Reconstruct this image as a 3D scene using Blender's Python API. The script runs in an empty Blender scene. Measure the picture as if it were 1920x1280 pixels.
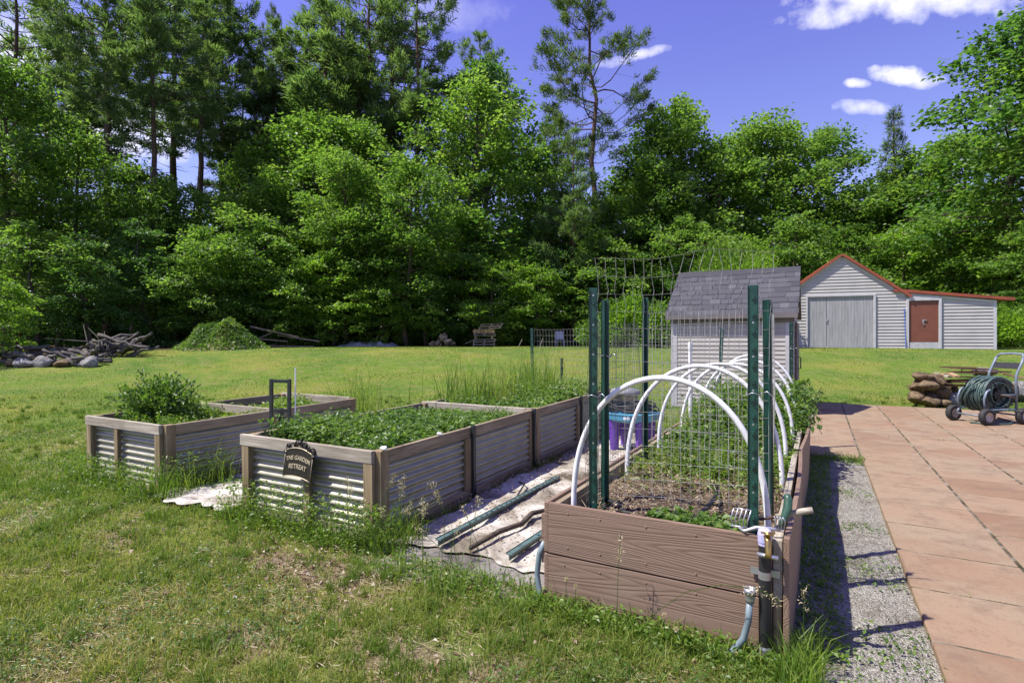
import bpy, math, random
import numpy as np
from mathutils import Vector, Matrix

S = bpy.context.scene
COL = S.collection
R = math.radians
rng = np.random.default_rng(7)
random.seed(7)

# ------------------------------------------------------------------ camera
F = 1030.0            # focal length in photo pixels (1920 wide)
YAW = R(29.1)
CS, SN = math.cos(YAW), math.sin(YAW)
cam_d = bpy.data.cameras.new("camera")
cam = bpy.data.objects.new("camera", cam_d); COL.objects.link(cam)
cam_d.sensor_width = 36.0
cam_d.lens = F / 1920 * 36
cam_d.shift_y = -3 / 1920
cam_d.clip_end = 3000
cam.location = (0, 0, 1.5)
cam.rotation_euler = (R(90), 0, YAW)
S.camera = cam

# ------------------------------------------------------------------ light
SUN_EL = R(59); SH = R(41)                 # shadows fall 35 deg round from +X
sun_dir = Vector((-math.cos(SH)*math.cos(SUN_EL), -math.sin(SH)*math.cos(SUN_EL), math.sin(SUN_EL)))
sl = bpy.data.lights.new("sun", 'SUN'); sl.energy = 4.6; sl.angle = R(0.55); sl.color = (1.0, 0.955, 0.88)
so = bpy.data.objects.new("sun", sl); COL.objects.link(so)
so.rotation_euler = sun_dir.to_track_quat('Z', 'Y').to_euler()

W = bpy.data.worlds.new("World"); S.world = W; W.use_nodes = True
wn, wl = W.node_tree.nodes, W.node_tree.links
wn.clear()
def wnode(t, **k):
    n = wn.new(t)
    for a, b in k.items(): setattr(n, a, b)
    return n
def wmath(op, a, b=None, c=None, clamp=False):
    n = wn.new('ShaderNodeMath'); n.operation = op; n.use_clamp = clamp
    for i, v in enumerate((a, b, c)):
        if v is None: continue
        if isinstance(v, (int, float)): n.inputs[i].default_value = v
        else: wl.new(v, n.inputs[i])
    return n.outputs[0]
sky = wnode('ShaderNodeTexSky', sky_type='NISHITA')
sky.sun_disc = False; sky.sun_elevation = SUN_EL
sky.sun_rotation = math.atan2(sun_dir.x, sun_dir.y)
sky.altitude = 200; sky.air_density = 1.0; sky.dust_density = 0.6; sky.ozone_density = 2.0
tint = wnode('ShaderNodeMix', data_type='RGBA', blend_type='MULTIPLY')
tint.inputs[0].default_value = 1.0
wl.new(sky.outputs[0], tint.inputs[6])
tc = wnode('ShaderNodeTexCoord')
sepz = wnode('ShaderNodeSeparateXYZ'); wl.new(tc.outputs['Generated'], sepz.inputs[0])
tr_col = wnode('ShaderNodeValToRGB'); wl.new(sepz.outputs[2], tr_col.inputs['Fac'])
for e_, (q_, c_) in zip(tr_col.color_ramp.elements, ((.12, (.66,.56,.66,1)), (.56, (.56,.395,.80,1)))): e_.position = q_; e_.color = c_
tsc = wnode('ShaderNodeVectorMath', operation='SCALE'); wl.new(tr_col.outputs[0], tsc.inputs[0]); tsc.inputs['Scale'].default_value = 2.1
wl.new(tsc.outputs[0], tint.inputs[7])
def wdot(vec):
    n = wn.new('ShaderNodeVectorMath'); n.operation = 'DOT_PRODUCT'
    wl.new(tc.outputs['Generated'], n.inputs[0]); n.inputs[1].default_value = vec
    return n.outputs['Value']
fw = wmath('MAXIMUM', wdot((-SN, CS, 0)), 0.02)
uu = wmath('DIVIDE', wdot((CS, SN, 0)), fw)
vv = wmath('DIVIDE', wdot((0, 0, 1)), fw)
nz = wnode('ShaderNodeTexNoise'); nz.inputs['Scale'].default_value = 16; nz.inputs['Detail'].default_value = 7
nz.inputs['Roughness'].default_value = 0.6
wl.new(tc.outputs['Generated'], nz.inputs['Vector'])
nz2 = wnode('ShaderNodeTexNoise'); nz2.inputs['Scale'].default_value = 42; nz2.inputs['Detail'].default_value = 5
wl.new(tc.outputs['Generated'], nz2.inputs['Vector'])
wob = wmath('ADD', wmath('MULTIPLY', wmath('SUBTRACT', nz.outputs['Fac'], 0.5), 3.4),
            wmath('MULTIPLY', wmath('SUBTRACT', nz2.outputs['Fac'], 0.5), 2.2))
mask = None
for (px, py, hw, hh, soft, tilt) in [
        (1740, -8, 260, 50, .6, 0.0), (1590, 22, 120, 26, 0.5, 0.14), (1205, 101, 52, 10, 0.45, .22), (1162, 114, 48, 11, .3, .25),
        (1690, 142, 72, 19, .7, -.05), (1608, 156, 27, 10, .6, 0), (1620, 201, 56, 17, .55, 0), (1725, 150, 36, 16, .5, 0.0), (1640, 130, 16, 9, .5, 0),
        (40, 85, 150, 75, 0.45, 0), (230, 240, 170, 70, 0.5, 0), (820, 20, 120, 40, .12, 0)]:
    u0, v0, a, b = (px-960)/F, (637-py)/F, hw/F, hh/F
    du = wmath('SUBTRACT', uu, u0)
    dv = wmath('SUBTRACT', wmath('SUBTRACT', vv, v0), wmath('MULTIPLY', du, tilt))
    q = wmath('ADD', wmath('POWER', wmath('DIVIDE', wmath('ABSOLUTE', du), a), 2.0), wmath('POWER', wmath('DIVIDE', wmath('ABSOLUTE', dv), b), 2.0))
    m = wmath('MULTIPLY', wmath('ADD', wmath('SUBTRACT', 1.15, q), wob), soft)
    m = wmath('MAXIMUM', m, 0.0, clamp=True)
    mask = m if mask is None else wmath('MAXIMUM', mask, m)
mask = wmath('SMOOTHSTEP', mask, 0.0, 1.0) if False else mask
cm = wnode('ShaderNodeMix', data_type='RGBA')
wl.new(mask, cm.inputs[0]); wl.new(tint.outputs[2], cm.inputs[6]); cm.inputs[7].default_value = (9.3, 9.2, 9.7, 1)
bg = wnode('ShaderNodeBackground'); bg.inputs['Strength'].default_value = 0.082
wl.new(cm.outputs[2], bg.inputs['Color'])
wo = wnode('ShaderNodeOutputWorld'); wl.new(bg.outputs[0], wo.inputs['Surface'])

S.view_settings.view_transform = 'Standard'; S.view_settings.look = 'None'
S.view_settings.exposure = 0.85; S.view_settings.gamma = 1; S.view_settings.use_curve_mapping = False
S.render.engine = 'CYCLES'
S.cycles.max_bounces = 9; S.cycles.diffuse_bounces = 5; S.cycles.glossy_bounces = 2
S.cycles.transmission_bounces = 5; S.cycles.transparent_max_bounces = 4
S.cycles.caustics_reflective = False; S.cycles.caustics_refractive = False

# ------------------------------------------------------------------ measuring
def at(px, d):
    """ground plan position of a photo column at depth d (metres along the view)"""
    l = (px-960)/F*d
    return (l*CS - d*SN, l*SN + d*CS)
def zy(py, d): return 1.5 + (637-py)*d/F
def sst(t):
    t = np.clip(t, 0, 1); return t*t*(3-2*t)
def ground(x, y):
    x = np.asarray(x, float); y = np.asarray(y, float)
    d = -SN*x + CS*y
    z = 1.12*sst((d-12.5)/13.5)
    z = z + 0.013*np.clip(y-3, 0, 6)*sst((-1.4-x)/1.2)*(1-sst((d-11)/6))
    z = z + 0.02*np.sin(x*.9+1)*np.sin(y*.8)*sst((-1.5-x)/2+0.0)
    return z
def gz(x, y): return float(ground(x, y))

# ------------------------------------------------------------------ objects
def tag(o, label=None, cat=None, group=None, kind=None):
    if label: o['label'] = label
    if cat: o['category'] = cat
    if group: o['group'] = group
    if kind: o['kind'] = kind
    return o
def thing(name, label, cat, loc=(0, 0, 0), rz=0, group=None):
    o = bpy.data.objects.new(name, None); COL.objects.link(o)
    o.empty_display_size = .2
    o.location = loc; o.rotation_euler = (0, 0, rz)
    return tag(o, label, cat, group)
def kids(o): return [c for c in bpy.data.objects if c.parent is o]
CH = {}
def link(o, parent=None):
    COL.objects.link(o)
    if parent is not None:
        o.parent = parent; CH.setdefault(parent.name, []).append(o)
    return o
def copy_tree(o, loc, rz=0, scale=None, label=None, parent=None):
    c = o.copy(); COL.objects.link(c)
    if parent is not None:
        c.parent = parent; CH.setdefault(parent.name, []).append(c)
    else:
        c.location = loc
        c.rotation_euler = rz if isinstance(rz, (tuple, list)) else (0, 0, rz)
        if scale is not None: c.scale = scale
        if label: c['label'] = label
    for k in CH.get(o.name, []): copy_tree(k, None, parent=c)
    return c

class MB:
    def __init__(s): s.v = []; s.f = []
    def add(s, vs, fs):
        b = len(s.v); s.v += [tuple(p) for p in vs]; s.f += [tuple(i+b for i in f) for f in fs]; return s
    def box(s, x0, x1, y0, y1, z0, z1):
        return s.add([(x0,y0,z0),(x1,y0,z0),(x1,y1,z0),(x0,y1,z0),(x0,y0,z1),(x1,y0,z1),(x1,y1,z1),(x0,y1,z1)],
                     [(0,3,2,1),(4,5,6,7),(0,1,5,4),(1,2,6,5),(2,3,7,6),(3,0,4,7)])
    def obox(s, c, size, rot=None):
        M = rot.to_matrix() if rot is not None and not isinstance(rot, Matrix) else (rot or Matrix.Identity(3))
        h = [a/2 for a in size]
        vs = [Vector(c)+M@Vector((sx*h[0], sy*h[1], sz*h[2])) for sz in (-1,1) for sx, sy in ((-1,-1),(1,-1),(1,1),(-1,1))]
        return s.add(vs, [(0,3,2,1),(4,5,6,7),(0,1,5,4),(1,2,6,5),(2,3,7,6),(3,0,4,7)])
    def bar(s, p, q, w, h, up=(0,0,1)):
        p, q = Vector(p), Vector(q); d = (q-p).normalized(); u = Vector(up)
        if abs(d.dot(u)) > .98: u = Vector((1,0,0))
        a = d.cross(u).normalized()*w/2; b = a.cross(d).normalized()*h/2
        vs = [p-a-b,p+a-b,p+a+b,p-a+b,q-a-b,q+a-b,q+a+b,q-a+b]
        return s.add(vs, [(0,3,2,1),(4,5,6,7),(0,1,5,4),(1,2,6,5),(2,3,7,6),(3,0,4,7)])
    def tube(s, pts, r, n=8, cap=True):
        pts = [Vector(p) for p in pts]; m = len(pts)
        rs = r if isinstance(r, (list, tuple, np.ndarray)) else [r]*m
        t0 = (pts[1]-pts[0]).normalized()
        u = t0.orthogonal().normalized(); vs = []
        for i, p in enumerate(pts):
            t = ((pts[min(i+1,m-1)]-pts[max(i-1,0)])).normalized()
            u = (u - t*u.dot(t)); u = u.normalized() if u.length > 1e-6 else t.orthogonal().normalized()
            w = t.cross(u)
            for k in range(n):
                a = 2*math.pi*k/n; vs.append(p+(u*math.cos(a)+w*math.sin(a))*rs[i])
        fs = [(i*n+k, i*n+(k+1)%n, (i+1)*n+(k+1)%n, (i+1)*n+k) for i in range(m-1) for k in range(n)]
        if cap: fs += [tuple(range(n-1,-1,-1)), tuple((m-1)*n+k for k in range(n))]
        return s.add(vs, fs)
    def lathe(s, prof, c=(0,0,0), n=20, M=None, ring=False):
        vs = []; M = M or Matrix.Identity(3)
        for r, z in prof:
            for k in range(n):
                a = 2*math.pi*k/n; vs.append(Vector(c)+M@Vector((r*math.cos(a), r*math.sin(a), z)))
        m = len(prof)
        fs = [(i*n+k, i*n+(k+1)%n, (i+1)*n+(k+1)%n, (i+1)*n+k) for i in range(m-1) for k in range(n)]
        if ring: fs += [((m-1)*n+k, (m-1)*n+(k+1)%n, (k+1)%n, k) for k in range(n)]
        else: fs += [tuple(range(n-1,-1,-1)), tuple((m-1)*n+k for k in range(n))]
        return s.add(vs, fs)
    def prism(s, poly, y0, y1, axis='y'):
        n = len(poly)
        def P(a, b, t): return {'y': (a,t,b), 'x': (t,a,b), 'z': (a,b,t)}[axis]
        vs = [P(a,b,y0) for a,b in poly]+[P(a,b,y1) for a,b in poly]
        fs = [tuple(range(n)), tuple(range(2*n-1,n-1,-1))]+[(i,n+i,n+(i+1)%n,(i+1)%n) for i in range(n)]
        return s.add(vs, fs)
    def build(s, name, m, parent=None, smooth=False, bevel=0, loc=None):
        me = bpy.data.meshes.new(name); me.from_pydata([tuple(v) for v in s.v], [], s.f)
        import bmesh
        b = bmesh.new(); b.from_mesh(me); bmesh.ops.recalc_face_normals(b, faces=b.faces); b.to_mesh(me); b.free()
        me.materials.append(m)
        if smooth: me.polygons.foreach_set('use_smooth', [True]*len(me.polygons))
        o = bpy.data.objects.new(name, me); link(o, parent)
        if loc is not None: o.location = loc
        if bevel:
            md = o.modifiers.new('bevel', 'BEVEL'); md.width = bevel; md.segments = 2; md.limit_method = 'ANGLE'
        return o

def rock(seed, size, n=3, rough=.22):
    """irregular stone as a displaced icosphere, flat faceted"""
    import bmesh
    r = np.random.default_rng(seed); b = bmesh.new(); bmesh.ops.create_icosphere(b, subdivisions=n, radius=1)
    ks = r.normal(size=(7,3))*1.9; ph = r.uniform(0,6,7)
    pl = r.normal(size=(7,3)); pl /= np.linalg.norm(pl,axis=1)[:,None]; dd = r.uniform(.50,.86,7)
    vs = []
    for v in b.verts:
        p = np.array(v.co)
        for q, d in zip(pl, dd):
            t = p@q
            if t > d: p = p - q*(t-d)*.97
        p = p*(1+rough*.3*sum(math.sin(k@p*1.7+f) for k, f in zip(ks, ph))/2)
        vs.append(p*np.array(size))
    fs = [tuple(x.index for x in f.verts) for f in b.faces]; b.free()
    m = MB(); m.add(vs, fs); return m

# ------------------------------------------------------------------ materials
MATS = {}
class NT:
    def __init__(s, name):
        s.m = bpy.data.materials.new(name); s.m.use_nodes = True
        s.n, s.l = s.m.node_tree.nodes, s.m.node_tree.links
        s.b = s.n['Principled BSDF']; s.out = s.n['Material Output']
    def node(s, t, ins=None, **k):
        n = s.n.new(t)
        for a, b in k.items(): setattr(n, a, b)
        for a, b in (ins or {}).items():
            if isinstance(b, bpy.types.NodeSocket): s.l.new(b, n.inputs[a])
            else: n.inputs[a].default_value = b
        return n
    def coord(s, kind='Object', scale=(1,1,1), rot=(0,0,0)):
        c = s.node('ShaderNodeTexCoord')
        return s.node('ShaderNodeMapping', {'Vector': c.outputs[kind], 'Scale': scale, 'Rotation': rot}).outputs[0]
    def noise(s, vec, scale=5, detail=4, rough=.55, dist=0):
        return s.node('ShaderNodeTexNoise', {'Vector': vec, 'Scale': scale, 'Detail': detail, 'Roughness': rough, 'Distortion': dist}).outputs['Fac']
    def ramp(s, fac, stops):
        r = s.node('ShaderNodeValToRGB', {'Fac': fac}); e = r.color_ramp.elements
        while len(e) < len(stops): e.new(.5)
        for x, (p, c) in zip(e, stops):
            x.position = p; x.color = (*c, 1) if len(c) == 3 else c
        return r.outputs[0]
    def mix(s, f, a, b, blend='MIX'):
        n = s.node('ShaderNodeMix', data_type='RGBA', blend_type=blend)
        for i, v in ((0, f), (6, a), (7, b)):
            if isinstance(v, bpy.types.NodeSocket): s.l.new(v, n.inputs[i])
            elif isinstance(v, (int, float)): n.inputs[i].default_value = v
            else: n.inputs[i].default_value = (*v, 1)
        return n.outputs[2]
    def math(s, op, a, b=0.0, clamp=False):
        n = s.node('ShaderNodeMath', operation=op); n.use_clamp = clamp
        for i, v in enumerate((a, b)):
            if isinstance(v, bpy.types.NodeSocket): s.l.new(v, n.inputs[i])
            else: n.inputs[i].default_value = v
        return n.outputs[0]
    def bump(s, h, strength=.3, dist=.01):
        n = s.node('ShaderNodeBump', {'Height': h, 'Strength': strength, 'Distance': dist}); s.l.new(n.outputs[0], s.b.inputs['Normal'])
    def set(s, color=None, rough=None, metal=None, spec=None):
        for k, v in (('Base Color', color), ('Roughness', rough), ('Metallic', metal), ('Specular IOR Level', spec)):
            if v is None: continue
            if isinstance(v, bpy.types.NodeSocket): s.l.new(v, s.b.inputs[k])
            elif k == 'Base Color': s.b.inputs[k].default_value = (*v, 1)
            else: s.b.inputs[k].default_value = v
        return s.m

def wood(name, axis, cols, rough=.8, grain=1.0, bump=.5, fine=60):
    """weathered timber, grain along one axis of the object"""
    t = NT(name); k = {'x': (1.2,18,18), 'y': (18,1.2,18), 'z': (18,18,1.2)}[axis]
    v = t.coord('Object', tuple(a*grain for a in k)); a = t.noise(v, 1.3, 6, .6, .8)
    k2 = {'x': (2,fine,fine), 'y': (fine,2,fine), 'z': (fine,fine,2)}[axis]
    b = t.noise(t.coord('Object', k2), 1.5, 3)
    big = t.noise(t.coord('Object'), 2.2, 3)
    f = t.math('ADD', t.math('MULTIPLY', a, .6), t.math('MULTIPLY', b, .4))
    c = t.ramp(f, [(.3, cols[0]), (.5, cols[1]), (.68, cols[2])])
    c = t.mix(t.ramp(big, [(.42,(0,0,0)),(.7,(.55,.55,.55))]), c, cols[0])
    t.bump(f, bump, .004)
    return t.set(c, rough, spec=.25)
def plain(name, col, rough=.5, metal=0, var=.18, scale=6, bump=0, spec=.5):
    t = NT(name); v = t.coord('Object'); a = t.noise(v, scale, 5)
    d = tuple(max(0, x*(1-var*1.6)) for x in col); l = tuple(min(1, x*(1+var)) for x in col)
    c = t.ramp(a, [(.3, d), (.5, col), (.72, l)])
    if bump: t.bump(t.noise(v, scale*6, 4), bump, .004)
    return t.set(c, rough, metal, spec)
def leafmat(name, dark, mid, light, trans=.42, rough=.42, spec=.45, tr=(1.5,1.7,.7)):
    """leaf: glossy front plus light let through from behind; tone varies leaf by leaf"""
    t = NT(name)
    a = t.node('ShaderNodeAttribute', attribute_name='tone').outputs['Fac']
    o = t.node('ShaderNodeObjectInfo').outputs['Random']
    f = t.math('ADD', a, t.math('MULTIPLY', t.math('SUBTRACT', o, .5), .22), clamp=True)
    c = t.ramp(f, [(.08, dark), (.5, mid), (.95, light)])
    t.set(c, rough, spec=spec)
    tl = t.node('ShaderNodeBsdfTranslucent', {'Color': t.mix(1.0, c, tr, 'MULTIPLY')})
    mx = t.node('ShaderNodeMixShader', {0: trans, 1: t.b.outputs[0], 2: tl.outputs[0]})
    t.l.new(mx.outputs[0], t.out.inputs['Surface']); return t.m

M = {}
gw = [(.13,.098,.06), (.27,.215,.14), (.40,.33,.23)]
ww = [(.16,.135,.095), (.34,.30,.23), (.52,.475,.39)]
for ax in 'xyz':
    M['wood_'+ax] = wood('weathered_wood_'+ax, ax, gw)
    M['palewood_'+ax] = wood('bleached_wood_'+ax, ax, ww)
M['post'] = wood('post_wood', 'z', [(.12,.088,.045), (.25,.19,.105), (.38,.305,.185)])
def composite(name, axis):
    t = NT(name); k = {'x': (.42,9,8), 'y': (9,.42,8)}[axis]
    v = t.coord('Object', k); n = t.noise(v, 1.0, 1, .3, .25)
    wv = t.math('FRACT', t.math('MULTIPLY', n, 21.0))
    line = t.ramp(wv, [(.0,(.3,.3,.3)), (.22,(1,1,1)), (.6,(1,1,1)), (1,(.3,.3,.3))])
    k2 = {'x': (3,70,70), 'y': (70,3,70)}[axis]
    g = t.noise(t.coord('Object', k2), 1.3, 3)
    c = t.mix(t.ramp(g, [(.3,(0,0,0)),(.75,(1,1,1))]), (.195,.126,.086), (.25,.172,.122))
    c = t.mix(t.math('SUBTRACT', 1.0, line), c, (.165,.106,.072))
    big = t.noise(t.coord('Object'), 3, 4); c = t.mix(t.ramp(big, [(.5,(0,0,0)),(.8,(.5,.5,.5))]), c, (.235,.18,.125))
    t.bump(t.math('ADD', line, t.math('MULTIPLY', g, .35)), .55, .003)
    return t.set(c, .62, spec=.35)
M['comp_x'] = composite('composite_board_x', 'x'); M['comp_y'] = composite('composite_board_y', 'y')
def galv():
    t = NT('galvanised_steel'); v = t.coord('Object')
    b = t.noise(v, 5, 6); g = t.noise(t.coord('Object', (3,3,30)), 3, 4)
    c = t.ramp(t.math('ADD', t.math('MULTIPLY', b, .6), t.math('MULTIPLY', g, .4)), [(.3,(.25,.24,.175)),(.7,(.42,.40,.30))])
    return t.set(c, t.ramp(b, [(.3,(.40,.40,.40)),(.7,(.58,.58,.58))]), .42)
M['galv'] = galv()
def soil():
    t = NT('soil_mulch'); v = t.coord('Object')
    vo = t.node('ShaderNodeTexVoronoi', {'Vector': v, 'Scale': 95}); s = t.node('ShaderNodeSeparateColor', {'Color': vo.outputs['Color']}).outputs[0]
    n = t.noise(v, 9, 6)
    c = t.ramp(s, [(.1,(.045,.03,.018)),(.55,(.12,.085,.055)),(.86,(.24,.185,.125)),(1,(.42,.35,.26))])
    c = t.mix(t.ramp(n, [(.4,(0,0,0)),(.7,(.7,.7,.7))]), c, (.05,.035,.022))
    t.bump(t.math('ADD', s, n), .8, .012); return t.set(c, .95, spec=.1)
M['soil'] = soil()
M['greensteel'] = plain('green_enamel_steel', (.012,.062,.045), .34, 0, .25, 9)
M['darkstake'] = plain('dark_painted_steel', (.02,.026,.026), .4, 0, .3, 9)
M['wire'] = plain('galvanised_wire', (.38,.38,.35), .5, .3, .2, 20)
M['darkwire'] = plain('weathered_wire', (.14,.14,.125), .5, .5, .25, 20)
M['pvc'] = plain('white_pvc', (.70,.70,.69), .38, 0, .09, 14)
M['blackhose'] = plain('black_rubber', (.018,.018,.02), .5, 0, .3, 12)
M['greenhose'] = plain('green_rubber_hose', (.055,.095,.082), .42, 0, .22, 7)
M['greyhose'] = plain('grey_blue_hose', (.16,.21,.22), .42, 0, .2, 7)
M['castiron'] = plain('bronzed_cast_metal', (.032,.028,.02), .42, .5, .3, 25)
M['brassletter'] = plain('worn_brass_lettering', (.42,.36,.24), .45, .3, .2, 30)
M['brass'] = plain('brass', (.45,.31,.11), .32, .9, .2, 15)
M['pewter'] = plain('cast_aluminium', (.45,.45,.47), .38, .75, .15, 18)
M['bluegrey'] = plain('blue_grey_painted_steel', (.16,.20,.24), .42, .1, .18, 10)
M['black'] = plain('black_plastic', (.016,.016,.017), .5, 0, .3, 12)
M['tyre'] = plain('tyre_rubber', (.022,.021,.02), .75, 0, .3, 20, .3)
M['rim'] = plain('rusty_cream_rim', (.46,.36,.27), .5, .1, .25, 16)
M['rust'] = plain('rusty_iron', (.085,.04,.022), .8, .2, .45, 18, .5)
M['purple'] = plain('purple_plastic', (.15,.055,.42), .38, 0, .1, 6)
M['teal'] = plain('pale_blue_plastic', (.10,.36,.50), .38, 0, .1, 6)
M['barntrim'] = plain('pale_barn_trim', (.46,.455,.46), .55, 0, .08, 5)
M['white'] = plain('white_paint', (.76,.76,.75), .5, 0, .08, 8)
M['lav'] = plain('lavender_plastic', (.42,.40,.62), .5, 0, .12, 8)
M['toolgreen'] = plain('green_tool_grip', (.03,.085,.05), .4, 0, .25, 20)
M['concrete'] = plain('concrete', (.40,.40,.40), .85, 0, .15, 7, .3)
M['stone'] = None
def stone(name, a, b, c):
    t = NT(name); v = t.coord('Object'); n = t.noise(v, 5, 8, .65); k = t.noise(v, 22, 5)
    col = t.mix(.4, t.ramp(n, [(.3,a),(.5,b),(.72,c)]), t.ramp(k, [(.35,a),(.65,c)]))
    t.bump(t.math('ADD', n, t.math('MULTIPLY', k, .4)), .9, .03); return t.set(col, .9, spec=.2)
M['stone'] = stone('brown_field_stone', (.03,.021,.012), (.11,.075,.04), (.27,.20,.12))
M['greystone'] = stone('grey_field_stone', (.06,.056,.05), (.17,.165,.155), (.36,.35,.34))
M['bark'] = stone('tree_bark', (.032,.025,.019), (.085,.066,.05), (.16,.13,.105))
M['pinebark'] = stone('pine_bark', (.04,.026,.02), (.10,.062,.045), (.17,.12,.09))
M['logbark'] = stone('weathered_log', (.03,.026,.021), (.09,.08,.068), (.20,.185,.165))
M['cutwood'] = plain('cut_log_end', (.36,.24,.12), .8, 0, .3, 20)
def cloth(name, a, b, c):
    t = NT(name); v = t.coord('Object'); n = t.noise(v, 1.7, 8, .66, .6); k = t.noise(v, 7, 5)
    col = t.ramp(n, [(.34,a),(.46,b),(.58,c)])
    col = t.mix(t.ramp(k, [(.58,(0,0,0)),(.72,(.75,.75,.75))]), col, a)
    t.bump(t.noise(v, 5, 4), .25, .03); return t.set(col, .85, spec=.15)
M['tarp'] = cloth('pale_ground_cloth', (.10,.08,.052), (.29,.26,.205), (.50,.47,.40))
M['greycloth'] = cloth('grey_ground_cloth', (.09,.08,.065), (.165,.15,.13), (.25,.23,.205))
# ------------------------------------------------------------------ setting: ground
def flat_mesh(name, V, Fq, m, parent=None, smooth=False):
    me = bpy.data.meshes.new(name)
    V = np.asarray(V, np.float32); Fq = np.asarray(Fq, np.int32); k = Fq.shape[1]
    me.vertices.add(len(V)); me.vertices.foreach_set('co', V.ravel())
    me.loops.add(Fq.size); me.loops.foreach_set('vertex_index', Fq.ravel())
    me.polygons.add(len(Fq)); me.polygons.foreach_set('loop_start', np.arange(0, Fq.size, k, dtype=np.int32))
    me.update(calc_edges=True)
    me.polygons.foreach_set('use_smooth', np.full(len(Fq), bool(smooth)))
    me.materials.append(m)
    o = bpy.data.objects.new(name, me); link(o, parent); return o
def tone_attr(o, tone):
    a = o.data.attributes.new('tone', 'FLOAT', 'FACE'); a.data.foreach_set('value', np.asarray(tone, np.float32))
def grid(xs, ys):
    X, Y = np.meshgrid(xs, ys); n, m = X.shape
    i = np.arange(n*m).reshape(n, m)
    Fq = np.stack([i[:-1,:-1], i[:-1,1:], i[1:,1:], i[1:,:-1]], -1).reshape(-1, 4)
    return X.ravel(), Y.ravel(), Fq

def lawnmat():
    t = NT('lawn_ground'); v = t.coord('Object')
    n1 = t.noise(v, .35, 6, .6); n2 = t.noise(v, 2.6, 6, .65); n3 = t.noise(v, 38, 5, .7)
    g = t.ramp(n1, [(.36,(.065,.145,.022)), (.5,(.12,.19,.026)), (.62,(.20,.215,.04))])
    g = t.mix(t.ramp(n2, [(.46,(0,0,0)),(.72,(.8,.8,.8))]), g, (.26,.21,.09))
    g = t.mix(t.ramp(n3, [(.38,(.75,.75,.75)),(.56,(0,0,0))]), g, (.09,.12,.018))
    # worn earth patches in the near turf
    q = t.node('ShaderNodeSeparateXYZ', {'Vector': v}); wm = None
    for (cx, cy, a_, b_) in ((-2.9,2.52,.55,.24),(-.95,2.15,.7,.28),(-1.75,2.0,.45,.25),(-2.6,1.75,.35,.2),(-5.9,3.0,.5,.3),(-4.6,2.2,.3,.2)):
        ex = t.math('DIVIDE', t.math('SUBTRACT', q.outputs[0], cx), a_); ey = t.math('DIVIDE', t.math('SUBTRACT', q.outputs[1], cy), b_)
        m_ = t.math('SUBTRACT', 1.0, t.math('ADD', t.math('MULTIPLY', ex, ex), t.math('MULTIPLY', ey, ey)))
        wm = m_ if wm is None else t.math('MAXIMUM', wm, m_)
    wm = t.math('MULTIPLY', t.math('ADD', wm, t.math('MULTIPLY', t.math('SUBTRACT', n2, .5), 2.4)), 1.6, True)
    g = t.mix(wm, g, t.ramp(n3, [(.3,(.12,.085,.05)),(.55,(.24,.185,.115)),(.75,(.38,.31,.22))]))
    # woodland floor under the trees: brown leaf mould beyond the mown edge
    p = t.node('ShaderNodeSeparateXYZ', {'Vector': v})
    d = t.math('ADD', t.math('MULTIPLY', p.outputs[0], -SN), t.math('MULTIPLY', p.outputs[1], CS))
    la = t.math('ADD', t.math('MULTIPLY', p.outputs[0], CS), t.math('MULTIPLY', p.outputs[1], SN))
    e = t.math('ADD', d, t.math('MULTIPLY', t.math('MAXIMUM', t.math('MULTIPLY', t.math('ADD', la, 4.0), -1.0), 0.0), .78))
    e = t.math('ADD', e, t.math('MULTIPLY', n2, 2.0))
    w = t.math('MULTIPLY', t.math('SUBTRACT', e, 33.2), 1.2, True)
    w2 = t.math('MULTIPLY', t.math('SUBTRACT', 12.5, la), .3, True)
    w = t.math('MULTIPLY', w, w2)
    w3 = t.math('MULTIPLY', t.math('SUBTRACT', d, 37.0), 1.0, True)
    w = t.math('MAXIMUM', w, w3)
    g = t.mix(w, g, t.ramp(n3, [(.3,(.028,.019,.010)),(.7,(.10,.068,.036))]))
    t.bump(t.math('ADD', n3, n2), .8, .03)
    return t.set(g, .9, spec=.1)
M['lawn'] = lawnmat()
xs = np.unique(np.concatenate([np.linspace(-1500,-80,16), np.arange(-80,-14,2.5), np.arange(-14,10,.25), np.arange(10,60,2.5), np.linspace(60,1500,16)]))
ys = np.unique(np.concatenate([np.linspace(-400,-4,10), np.arange(-4,16,.25), np.arange(16,60,1.5), np.linspace(60,1500,16)]))
X, Y, Fq = grid(xs, ys)
lawn = flat_mesh('lawn', np.stack([X, Y, ground(X, Y)], 1), Fq, M['lawn'], smooth=True); tag(lawn, kind='structure')

def gravelmat():
    t = NT('gravel'); v = t.coord('Object')
    vo = t.node('ShaderNodeTexVoronoi', {'Vector': v, 'Scale': 135}); s = t.node('ShaderNodeSeparateColor', {'Color': vo.outputs['Color']})
    c = t.ramp(s.outputs[0], [(.05,(.12,.108,.085)),(.4,(.25,.232,.19)),(.8,(.35,.33,.28)),(1,(.47,.45,.39))])
    n = t.noise(v, 3.2, 6, .65)
    c = t.mix(t.ramp(n, [(.5,(0,0,0)),(.66,(.75,.75,.75))]), c, (.11,.09,.06))
    t.bump(t.math('SUBTRACT', 1.0, vo.outputs['Distance']), .9, .012); return t.set(c, .9, spec=.2)
M['gravel'] = gravelmat()
X, Y, Fq = grid(np.linspace(-.9, .5, 40), np.linspace(1.6, 8.02, 130))
Z = .012 + .006*np.sin(X*9)*np.sin(Y*5) + .004*rng.normal(size=X.shape)
Z -= .05*np.clip((Y.min()+.9 + .35*np.sin(X*7) - Y)/.5, 0, 1)
Z = np.where(X < -.16, -.02, Z)
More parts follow.
